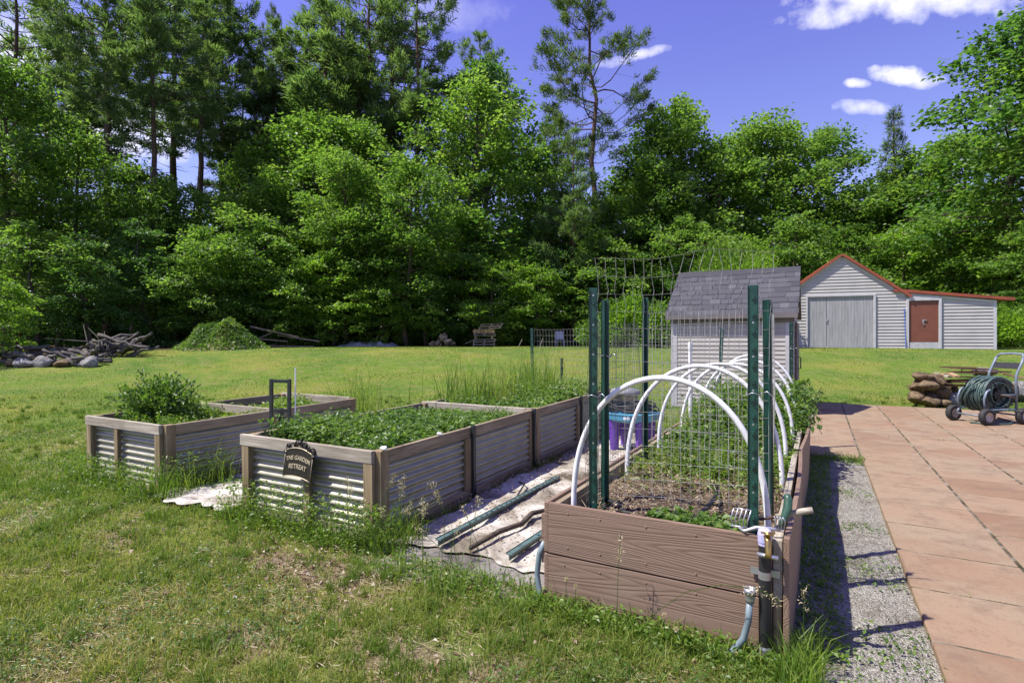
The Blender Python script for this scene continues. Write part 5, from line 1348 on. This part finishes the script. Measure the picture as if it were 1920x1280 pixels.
# round dark shrub in the left bed
shb = thing('shrub', 'round dark green shrub growing in the leftmost metal bed', 'shrub', (-6.50, 3.48, .55))
n = 3600; v = unit(r.normal(size=(n,3))); rad = r.uniform(.15,1,n)**.5*(1+.24*np.sin(v[:,0]*7+v[:,2]*5)+.20*np.sin(v[:,1]*9+v[:,2]*4)+.16*np.sin(v[:,0]*15))
C = v*rad[:,None]*[.36,.36,.30]+[0,0,.22]; C = C[C[:,2] > .0]; lv = Leaves(); k = len(C)
lv.add(C, unit(C-[0,0,.05]+r.normal(0,.25,(k,3))), unit(r.normal(0,.5,(k,3))+[0,0,1]), r.uniform(.04,.075,k), r.uniform(.020,.038,k), np.clip(.45+r.normal(0,.22,k),0,1)); lv.build('foliage', M['herb'], shb)
m = MB()
for k in range(14): a = r.uniform(0,6.28); m.tube([(0,0,-.05),(.18*math.cos(a),.18*math.sin(a),.22),(.36*math.cos(a),.36*math.sin(a),.30+r.uniform(0,.2))], [.009,.006,.003], 4)
m.build('stems', M['bark'], shb)
# brown bed planting
def bedh(x, y): return .03+.45*sst((y-4.8)/2.0)*(1-.35*np.abs((x+.75)/.6))+.05*np.sin(x*7+y*3)
foliage('strawberry_plants', 'leafy crop mounded over the far half of the brown bed', 11500, stemmed(-1.27,-.2,4.3,8.3,.50,bedh,12), M['herb'], .035, .08)
foliage('bed_weeds', 'wispy yellow green weeds among the crop in the brown bed', 5000, stemmed(-1.25,-.2,4.0,7.5,.50,lambda x,y: bedh(x,y)*1.15+.06,10), M['weed'], .02, .07, wr=(.15,.4))
foliage('strawberry_plants', 'small green leaves along the near front of the brown bed', 650, lambda n: (r.uniform(-.80,-.25,n), 2.92+np.abs(r.normal(0,.10,n)), .50+r.uniform(0,.07,n)), M['herb'], .03, .06)
foliage('bed_weeds', 'thin weeds and seedlings in the middle soil of the brown bed', 2300, lambda n: (r.uniform(-1.25,-.2,n), 3.5+1.3*r.uniform(0,1,n)**.5, .50+np.abs(r.normal(0,.07,n))), M['weed'], .02, .06, wr=(.2,.5))
vn = thing('vine', 'leafy vine spilling over the far right wall of the brown bed', 'vine', (-.12, 7.2, .35))
n = 800; a = r.uniform(-1,1,n); C = np.stack([r.normal(-.06,.075,n), a*.85, .10+.42*(1-np.abs(a)**2)*r.uniform(0,1.15,n)+.1],1); lv = Leaves()
lv.add(C, r.normal(size=(n,3)), unit(r.normal(0,.6,(n,3))+[.5,-.3,.8]), r.uniform(.04,.09,n), r.uniform(.03,.065,n), np.clip(.45+r.normal(0,.2,n),0,1)); lv.build('foliage', M['herb'], vn)
m = MB()
m.tube([(-.1,-.82,.05),(-.1,.82,.05)], .005, 5)
for k in range(12): y = r.uniform(-.8,.8); m.tube([(-.1,y,.05),(.05,y+.1,.35),(.16,y+r.normal(0,.2),.3+r.uniform(-.2,.3))], .004, 4)
m.build('stems', M['bark'], vn)
# yellow green bush behind the shed and shrubs near the wire
def bush(px, d, w_, h_, label, mat, n=5200, lsz=.14):
    x, y = at(px, d); b = thing('shrub', label, 'shrub', (x,y,gz(x,y)), r.uniform(0,6))
    v = unit(r.normal(size=(n,3))); rad = r.uniform(.25,1,n)**.5*(1+.18*np.sin(v[:,0]*6+v[:,2]*5)+.14*np.sin(v[:,1]*8+1))
    C = v*rad[:,None]*[w_/2,w_/2,h_*.52]+[0,0,h_*.48]; C = C[C[:,2] > .02]; lv = Leaves(); k = len(C)
    l = lsz*r.uniform(.6,1.2,k); lv.add(C, unit(C-[0,0,h_*.2]+r.normal(0,.5,(k,3))), unit(r.normal(0,.45,(k,3))+[0,0,1]), l, l*.65, np.clip(.5+r.normal(0,.2,k),0,1)); lv.build('foliage', M[mat], b)
    m = MB()
    for q in range(9): a = q*.7; m.tube([(0,0,-.1),(w_*.2*math.cos(a),w_*.2*math.sin(a),h_*.4),(w_*.33*math.cos(a),w_*.33*math.sin(a),h_*.72)], [.03,.02,.008], 5)
    m.build('stems', M['bark'], b)
bush(1368, 27, 4.2, zy(462,27)-1.1, 'large yellow green bush rising behind the shed roof', 'yellowleaf', 13000, .17)
bush(1178, 27, 2.6, 2.6, 'yellow green bush behind the wire fencing left of the shed', 'yellowleaf', 6000, .16)
bush(1120, 29, 2.2, 1.6, 'low bush beside the yellow green bush behind the wire', 'maple', 3500)
bush(1235, 26, 2.4, 2.2, 'leafy bush at the left wall of the shed', 'maple', 4500)
bush(838, 33, 3.0, 1.7, 'rounded dark bush behind the firewood heap', 'oak', 5000)
bush(775, 33.5, 2.2, 1.1, 'low dark bush between tarp and firewood', 'oak', 3000)
bush(1905, 27.5, 3.0, 2.0, 'bright low bush at the right end of the barn lean-to', 'yellowleaf', 5000, .16)
bush(1890, 30, 3.2, 3.0, 'shrub growing behind the corner of the lean-to', 'maple', 5000, .16)

# ------------------------------------------------------------------ grass
def blades(x, y, z, h, w_, tone, lean=.35, seg=2, seed=0):
    q = np.random.default_rng(seed); n = len(x); a = q.uniform(0,6.283,n); b = q.uniform(0,6.283,n); ln = np.abs(q.normal(0,lean,n))+.08
    base = np.stack([x,y,z],1); sd = np.stack([np.cos(a),np.sin(a),np.zeros(n)],1)*w_[:,None]*.5
    ld = np.stack([np.cos(b),np.sin(b),np.zeros(n)],1)
    mid = base+ld*(h*ln*.35)[:,None]+np.array([0,0,1])*(h*.6)[:,None]
    tip = base+ld*(h*ln*1.15)[:,None]+np.array([0,0,1])*(h*np.sqrt(np.clip(1-.5*ln**2,.15,1)))[:,None]
    V = np.stack([base-sd, base+sd, mid+sd*.75, mid-sd*.75, tip+sd*.12, tip-sd*.12],1).reshape(-1,3)
    i = np.arange(n)[:,None]*6
    Fq = np.concatenate([i+[0,1,2,3], i+[3,2,4,5]],1).reshape(-1,4)
    return V, Fq, np.repeat(tone,2)
def blocked(x, y, m=.0):
    k = np.zeros(len(x), bool)
    for (a,b,c,d) in ((-4.40,-2.83,3.05,8.4),(-6.97,-5.5,2.98,5.55),(-1.37,-.1,2.83,8.4),(-2.74,-1.34,2.95,8.3),(-5.44,-4.42,2.95,6.6),(.47,15.2,-4,14.65),(-.25,15.2,7.95,14.65),(-2.75,-.4,11.85,14.35)):
        k |= (x > a-m)&(x < b+m)&(y > c-m)&(y < d+m)
    k |= (x > -.16)&(x < .5)&(y > 2.2)&(y < 8.0)
    xb = (x-gx)*c_+(y-gy)*s_; yb = -(x-gx)*s_+(y-gy)*c_
    k |= (xb > -2.75)&(xb < 7.5)&(yb > -.05)
    return k
def sn(x, y, k, s): 
    q = np.random.default_rng(s); o = 0
    for i in range(5): a = q.uniform(0,6.28); f = k*q.uniform(.6,1.7); o = o+np.sin(f*(x*math.cos(a)+y*math.sin(a))+q.uniform(0,6.28)+1.3*np.sin(f*.6*(y*math.cos(a)-x*math.sin(a))))
    return o/5
n = 430000; d = np.exp(r.uniform(math.log(1.75), math.log(33), n)); la = r.uniform(-1.0,1.0,n)*d*1.03
x = la*CS-d*SN; y = la*SN+d*CS
patch = sn(x,y,1.5,1)+.7*sn(x,y,4.5,2)
bare = sn(x,y,2.2,5)+.6*sn(x,y,7,6)
e = d+np.maximum(-(la+4),0)*.78
k = ~blocked(x,y,.01)&(e < 33.5)
near = d < 7
k &= ~(near&(bare < -.42)&(r.uniform(0,1,n) < .72))
dirt = sum(f_*np.exp(-(((x-cx)/a_)**2+((y-cy)/b_)**2)) for cx,cy,a_,b_,f_ in ((-2.9,2.52,.55,.24,1),(-.95,2.15,.7,.28,.85),(-1.75,2.0,.45,.25,.8),(-2.6,1.75,.35,.2,.85),(-5.9,3.0,.5,.3,.5),(-4.6,2.2,.3,.2,.6)))
k &= r.uniform(0,1,n) > dirt*.82*(.6+.6*(sn(x,y,9,51) > -.2))
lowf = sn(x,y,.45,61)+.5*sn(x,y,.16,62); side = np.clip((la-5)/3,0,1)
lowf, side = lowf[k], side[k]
x,y,d,patch,bare = (q[k] for q in (x,y,d,patch,bare)); m_ = len(x)
h = (.040+.022*np.clip(patch,-1,1)+.016*r.normal(size=m_)).clip(.014,.12)*(1+.006*d)
tuft = sn(x,y,6.0,9)+.5*sn(x,y,14,10)
h = h*np.where((tuft > .35)&(d < 8), 1.6, 1.0)*np.clip(1.0-(d-5)*.035, .5, 1)
w_ = .0042*(.8+.18*d)
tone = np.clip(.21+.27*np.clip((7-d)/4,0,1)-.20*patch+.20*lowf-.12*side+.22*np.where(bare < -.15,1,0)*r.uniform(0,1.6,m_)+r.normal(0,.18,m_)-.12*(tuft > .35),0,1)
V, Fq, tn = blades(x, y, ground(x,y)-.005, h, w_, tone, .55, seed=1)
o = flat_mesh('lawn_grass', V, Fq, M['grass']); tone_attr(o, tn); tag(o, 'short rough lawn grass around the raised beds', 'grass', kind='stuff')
# tussocks: dense darker clumps fanning outwards
nt = 2600; d = np.exp(r.uniform(math.log(1.8), math.log(14), nt)); la = r.uniform(-1,1,nt)*d*1.03; x = la*CS-d*SN; y = la*SN+d*CS
k = ~blocked(x,y,.06)&(r.uniform(0,1,nt) < .35+.5*(sn(x,y,1.9,33) > -.1)); x,y,d = x[k],y[k],d[k]; nt = len(x); per = 46
rad = r.uniform(.025,.085,nt)[:,None]; a = r.uniform(0,6.283,(nt,per)); q_ = rad*np.sqrt(r.uniform(0,1,(nt,per)))
X = (x[:,None]+np.cos(a)*q_).ravel(); Y = (y[:,None]+np.sin(a)*q_).ravel(); hh = np.repeat(r.uniform(.045,.125,nt),per)*r.uniform(.55,1.15,nt*per); tt = np.repeat(np.clip(r.normal(.30,.15,nt),0,.7),per)
V, Fq, tn = blades(X, Y, ground(X,Y)-.004, hh, .0036*(.8+.14*np.repeat(d,per)), np.clip(tt+r.normal(0,.10,nt*per),0,1), .6, seed=8)
o = flat_mesh('grass_tussocks', V, Fq, M['grass']); tone_attr(o, tn); tag(o, 'darker grass tussocks dotted over the near lawn', 'grass', kind='stuff')
n = 1400; d = np.exp(r.uniform(math.log(1.8), math.log(8), n)); la = r.uniform(-1,1,n)*d*1.03; x = la*CS-d*SN; y = la*SN+d*CS; g_ = sn(x,y,2.2,5)+.6*sn(x,y,7,6)
k = ~blocked(x,y)&((g_ < -.25)|(r.uniform(0,1,n) < .12)); x,y = x[k],y[k]; n = len(x); lv = Leaves(); l = r.uniform(.008,.030,n)
lv.add(np.stack([x,y,ground(x,y)+r.uniform(.006,.03,n)],1), r.normal(size=(n,3))*[1,1,.2], unit(r.normal(0,.35,(n,3))+[0,0,1]), l, l*r.uniform(.4,.9,n), r.uniform(.6,1,n))
tag(lv.build('wood_chips', M['drygrass'], fold=.2), 'pale chips and grit in the worn patches of the near lawn', 'chips', kind='stuff')
# dry thatch lying flat in the near lawn
n = 75000; d = np.exp(r.uniform(math.log(1.75), math.log(9), n)); la = r.uniform(-1,1,n)*d*1.03; x = la*CS-d*SN; y = la*SN+d*CS
b2_ = sn(x,y,2.2,5)+.6*sn(x,y,7,6)
k = ~blocked(x,y,.0)&((b2_ < -.1)|(r.uniform(0,1,n) < .25)); x,y,d = x[k],y[k],d[k]; m_ = len(x); lv = Leaves()
a = r.uniform(0,6.28,m_); lv.add(np.stack([x,y,ground(x,y)+r.uniform(.004,.03,m_)],1), np.stack([np.cos(a),np.sin(a),r.normal(0,.12,m_)],1), unit(r.normal(0,.25,(m_,3))+[0,0,1]), r.uniform(.04,.12,m_), .003+.0006*d, r.uniform(0,1,m_))
tag(lv.build('dry_thatch', M['drygrass'], fold=.02), 'flattened dry straw thatch in the near lawn', 'dry grass', kind='stuff')
# clover and small broad weeds
n = 60000; d = np.exp(r.uniform(math.log(1.8), math.log(12), n)); la = r.uniform(-1,1,n)*d*1.03; x = la*CS-d*SN; y = la*SN+d*CS
cl = sn(x,y,1.8,15)+.6*sn(x,y,5,16); k = ~blocked(x,y,.0)&(cl > .22); x,y,d = x[k],y[k],d[k]; m_ = len(x); lv = Leaves()
l = r.uniform(.009,.020,m_)*(1+.05*d); lv.add(np.stack([x,y,ground(x,y)+r.uniform(.015,.06,m_)],1), r.normal(size=(m_,3))*[1,1,.3], unit(r.normal(0,.4,(m_,3))+[0,0,1]), l, l*.9, np.clip(.4+r.normal(0,.2,m_),0,1))
tag(lv.build('clover', M['herb']), 'clover and small broad leaves among the grass', 'clover', kind='stuff')
# dead leaves and chips
n = 1500; x = np.concatenate([r.normal(-2.9,.45,500), r.normal(-2.72,.08,350), r.uniform(-6,-1,250), r.normal(-.8,.5,300), r.uniform(-1.2,-.25,350)]); y = np.concatenate([r.normal(2.5,.22,500), r.uniform(4,8,350), r.uniform(1.4,3,250), r.normal(2.1,.35,300), r.uniform(2.95,4.6,350)])
z = ground(x,y)+r.uniform(.01,.04,len(x)); z[500:850] += .03; z[-350:] = .505+r.uniform(0,.03,350); m_ = len(x); lv = Leaves(); l = r.uniform(.012,.042,m_)
lv.add(np.stack([x,y,z],1), r.normal(size=(m_,3))*[1,1,.25], unit(r.normal(0,.5,(m_,3))+[0,0,1]), l, l*.6, r.uniform(0,1,m_))
tag(lv.build('leaf_litter', M['deadleaf'], fold=.3), 'dry dead leaves and chips scattered on the ground', 'dead leaves', kind='stuff')
# weeds along the bed feet
xs_, ys_, hs_ = [], [], []
def strip(x0,x1,y0,y1,n_,h0,h1):
    xs_.append(r.uniform(x0,x1,n_)); ys_.append(r.uniform(y0,y1,n_)); hs_.append(r.uniform(h0,h1,n_)*r.uniform(.5,1.1,n_))
strip(-4.42,-2.74,2.80,3.03,520,.06,.30); strip(-7.02,-5.4,2.74,2.97,420,.06,.30); strip(-5.52,-5.2,2.8,3.6,500,.15,.55); strip(-2.76,-2.55,2.85,3.3,220,.12,.45)
strip(-1.4,-.1,2.62,2.82,900,.05,.16); strip(-.14,.02,2.45,2.95,350,.10,.28); strip(-2.6,-1.4,2.55,2.95,500,.06,.2); strip(-.1,.06,3.0,8.0,500,.03,.10); strip(-.05,.5,7.8,8.05,260,.05,.16)
x,y,h = map(np.concatenate, (xs_,ys_,hs_)); V, Fq, tn = blades(x,y,ground(x,y),h,np.full(len(x),.006),np.clip(r.normal(.45,.2,len(x)),0,1),.5,seed=5)
o = flat_mesh('weed_grass', V, Fq, M['weed']); tone_attr(o, tn); tag(o, 'rough weeds growing along the foot of the raised beds', 'weeds', kind='stuff')
def weedleaf(x0,x1,y0,y1,h,n_):
    def f(n): return r.uniform(x0,x1,n), r.uniform(y0,y1,n), h*r.uniform(0,1,n)**1.5+.01
    return f
lv = Leaves()
for (a,b,c,d_,h_,n_) in ((-4.42,-2.74,2.76,3.03,.34,2600),(-7,-5.4,2.72,2.97,.3,2200),(-3.0,-2.6,2.8,3.05,.3,700),(-5.52,-5.25,2.85,3.5,.4,600),(-1.4,-.15,2.64,2.82,.09,1700),(-2.5,-1.35,2.6,2.9,.10,900),(-.1,.12,2.9,8,.05,2600),(.1,.5,7.7,8.0,.08,300)):
    x,y,z = weedleaf(a,b,c,d_,h_,n_)(n_); lv.add(np.stack([x,y,z],1), r.normal(size=(n_,3))*[1,1,.5], unit(r.normal(0,.5,(n_,3))+[0,0,1]), r.uniform(.015,.045,n_), r.uniform(.008,.022,n_), np.clip(r.normal(.4,.2,n_),0,1))
tag(lv.build('weed_leaves', M['weed']), 'small leafy weeds at the foot of the raised beds', 'weeds', kind='stuff')
# dead straw lying in the brown bed and litter on the cloth
n = 700; x = r.uniform(-1.25,-.2,n); y = 3.0+1.7*r.uniform(0,1,n)**.8; a = r.uniform(0,6.28,n); lv = Leaves()
lv.add(np.stack([x,y,.505+np.abs(r.normal(0,.03,n))],1), np.stack([np.cos(a),np.sin(a),r.normal(0,.35,n)],1), unit(r.normal(0,.3,(n,3))+[0,0,1]), r.uniform(.05,.26,n), .0035, r.uniform(0,1,n))
tag(lv.build('dry_straw', M['drygrass'], fold=.02), 'dead pale straw lying on the bare soil of the brown bed', 'dry grass', kind='stuff')
n = 1500; x = r.uniform(-2.7,-1.4,n); y = 3.2+3.5*r.uniform(0,1,n); lv = Leaves(); l = r.uniform(.008,.028,n)
lv.add(np.stack([x,y,.045+ground(x,y)+r.uniform(0,.03,n)],1), r.normal(size=(n,3))*[1,1,.25], unit(r.normal(0,.5,(n,3))+[0,0,1]), l, l*.6, r.uniform(0,.45,n))
tag(lv.build('cloth_litter', M['deadleaf'], fold=.3), 'specks of dead leaf and grit lying on the pale path cloth', 'dead leaves', kind='stuff')
# tall grasses with seed heads
def tallgrass(name, label, x, y, z, h, lean=.25, heads=True, seed=0, w_=.009, mat='weed'):
    q = np.random.default_rng(seed); V, Fq, tn = blades(x,y,z,h,np.full(len(x),w_),np.clip(q.normal(.45,.2,len(x)),0,1),lean,seed=seed)
    o = flat_mesh(name, V, Fq, M[mat]); tone_attr(o, tn); return tag(o, label, 'tall grass')
def clump(cx,cy,s,n_,z,h0,h1,label,seed,lean=.3):
    q = np.random.default_rng(seed); return tallgrass('tall_grass', label, q.normal(cx,s,n_), q.normal(cy,s,n_), np.full(n_,z), q.uniform(h0,h1,n_), lean, True, seed)
clump(-4.05,8.1,.28,260,.60,.35,.85,'tall grass clump around the green post behind the metal beds',1)
clump(-4.0,6.5,.22,150,.58,.25,.62,'tall grass clump left in the bed behind the plaque bed',2)
clump(-3.15,5.35,.06,60,.58,.10,.26,'pale spiky weed at the far right corner of the plaque bed',8,.7)
clump(-4.1,6.2,.25,130,.58,.4,.85,'tall loose grass blades at the near left of the grass grown bed',9,.35)
clump(-3.6,7.3,.35,200,.6,.2,.7,'loose tall grass in the middle of the far metal bed',3)
clump(-5.75,5.9,.18,120,.02,.6,1.25,'tall grass clump behind the leftmost bed',4,.2)
clump(-6.2,6.3,.5,220,.03,.3,.7,'rough grass behind the leftmost bed beside the shrub',5)
clump(-5.0,6.3,.4,180,.03,.3,.8,'rough grass growing between the far ends of the metal beds',6)
clump(-.05,2.64,.05,55,.0,.12,.30,'bright grass tuft at the right front corner of the brown bed',7)
def seedstem(pts, label, n=40, hr=.02, hl=.22, seed=0):
    q = np.random.default_rng(seed); t = thing('grass_stem', label, 'grass stem', (0,0,0), group='seed headed grass stems')
    MB().tube(pts, [.0016]*len(pts), 4).build('stalk', M['weed'], t)
    P_ = np.array(pts); L = np.linalg.norm(np.diff(P_,axis=0),axis=1); tot = L.sum(); cum = np.concatenate([[0],np.cumsum(L)]); s = tot-(q.uniform(0,1,n)**1.2)*hl*.8
    C = np.stack([np.interp(s,cum,P_[:,i]) for i in range(3)],1)+q.normal(0,hr,(n,3)); lv = Leaves()
    lv.add(C, q.normal(size=(n,3))+[0,0,.5], unit(q.normal(size=(n,3))), .020, .0045, q.uniform(.5,1,n)); lv.build('seed_head', M['drygrass'], t)
seedstem([(-.78,2.70,.0),(-.70,2.69,.16),(-.55,2.69,.30),(-.38,2.68,.375),(-.22,2.67,.39),(-.14,2.66,.36)], 'long arching grass stem bending across the brown front board to the tap', 70, .014, .20, 1)
seedstem([(-.90,2.72,0),(-.89,2.71,.3),(-.875,2.71,.52)], 'upright thin grass stem before the brown front board', 40, .012, .2, 2)
seedstem([(-.06,2.74,0),(-.055,2.72,.25),(-.05,2.70,.43)], 'grass stem standing at the right corner of the brown bed', 36, .010, .14, 3)
for i in range(16):
    x = (-2.62+.07*i+r.normal(0,.04)) if i < 12 else -3.1+.2*(i-12); y = 2.86+r.normal(0,.08); h_ = r.uniform(.28,.62); a = r.normal(0,.10)
    seedstem([(x,y,0),(x+a*.4,y+r.normal(0,.03),h_*.5),(x+a*1.4,y+r.normal(0,.05),h_)], ('feathery grass stem in front of the pale ground cloth' if i < 12 else 'feathery grass stem before the plaque bed'), 46, .013, .12, 20+i)
# dandelion clocks
for (x,y,z,lab) in ((-1.19,2.73,.20,'left one of two dandelion clocks beside the brown board'),(-1.13,2.72,.18,'right one of two dandelion clocks beside the brown board'),(-.66,2.71,.145,'dandelion clock in front of the middle of the brown board'),(-.60,2.69,.10,'low dandelion clock right of the middle dandelion'),(-.33,2.70,.05,'dandelion clock at the foot of the hose stub')):
    t = thing('dandelion', lab, 'dandelion', (x,y,0), group='dandelion clocks'); MB().tube([(0,0,0),(.005,0,z)], .0016, 5).build('stalk', M['weed'], t)
    v = unit(r.normal(size=(120,3))); lv = Leaves(); lv.add(v*.010+[.005,0,z+.01], v, unit(r.normal(size=(120,3))), .010, .0025, .9); lv.build('seed_head', M['drygrass'], t)
# small bare leaf rosette spots and weeds on gravel
foliage('gravel_weeds', 'sparse weeds sprouting through the gravel strip', 900, lambda n: (r.choice([.15,.25,.38,.44,.05,.3],n)+r.normal(0,.035,n), r.choice([2.75,3.05,3.3,4.0,4.25,5.1,6.2],n)+r.normal(0,.09,n), .015+r.uniform(0,.035,n)), M['herb'], .015, .035, wr=(.3,.6))
n = 2600; i_ = r.integers(0,9,n); jx = .472+.667*i_+r.normal(0,.006,n); jy = 3+11*r.uniform(0,1,n); w_ = r.uniform(0,1,n) < .5
jx2 = .5+6*r.uniform(0,1,n); jy2 = .65+.667*r.integers(2,20,n)+r.normal(0,.006,n); x = np.where(w_,jx,jx2); y = np.where(w_,jy,jy2)
k = (sn(x,y,2.6,41) > .30); x,y = x[k],y[k]; n = len(x); lv = Leaves(); l = r.uniform(.008,.028,n)
lv.add(np.stack([x,y,.044+r.uniform(0,.016,n)],1), r.normal(size=(n,3))*[1,1,.4], unit(r.normal(0,.5,(n,3))+[0,0,1]), l, l*.5, r.uniform(0,1,n))
tag(lv.build('joint_weeds', M['weed']), 'moss and tiny weeds sprouting in the patio joints', 'weeds', kind='stuff')
for o in bpy.data.objects:
    if 'used' in o: del o['used']
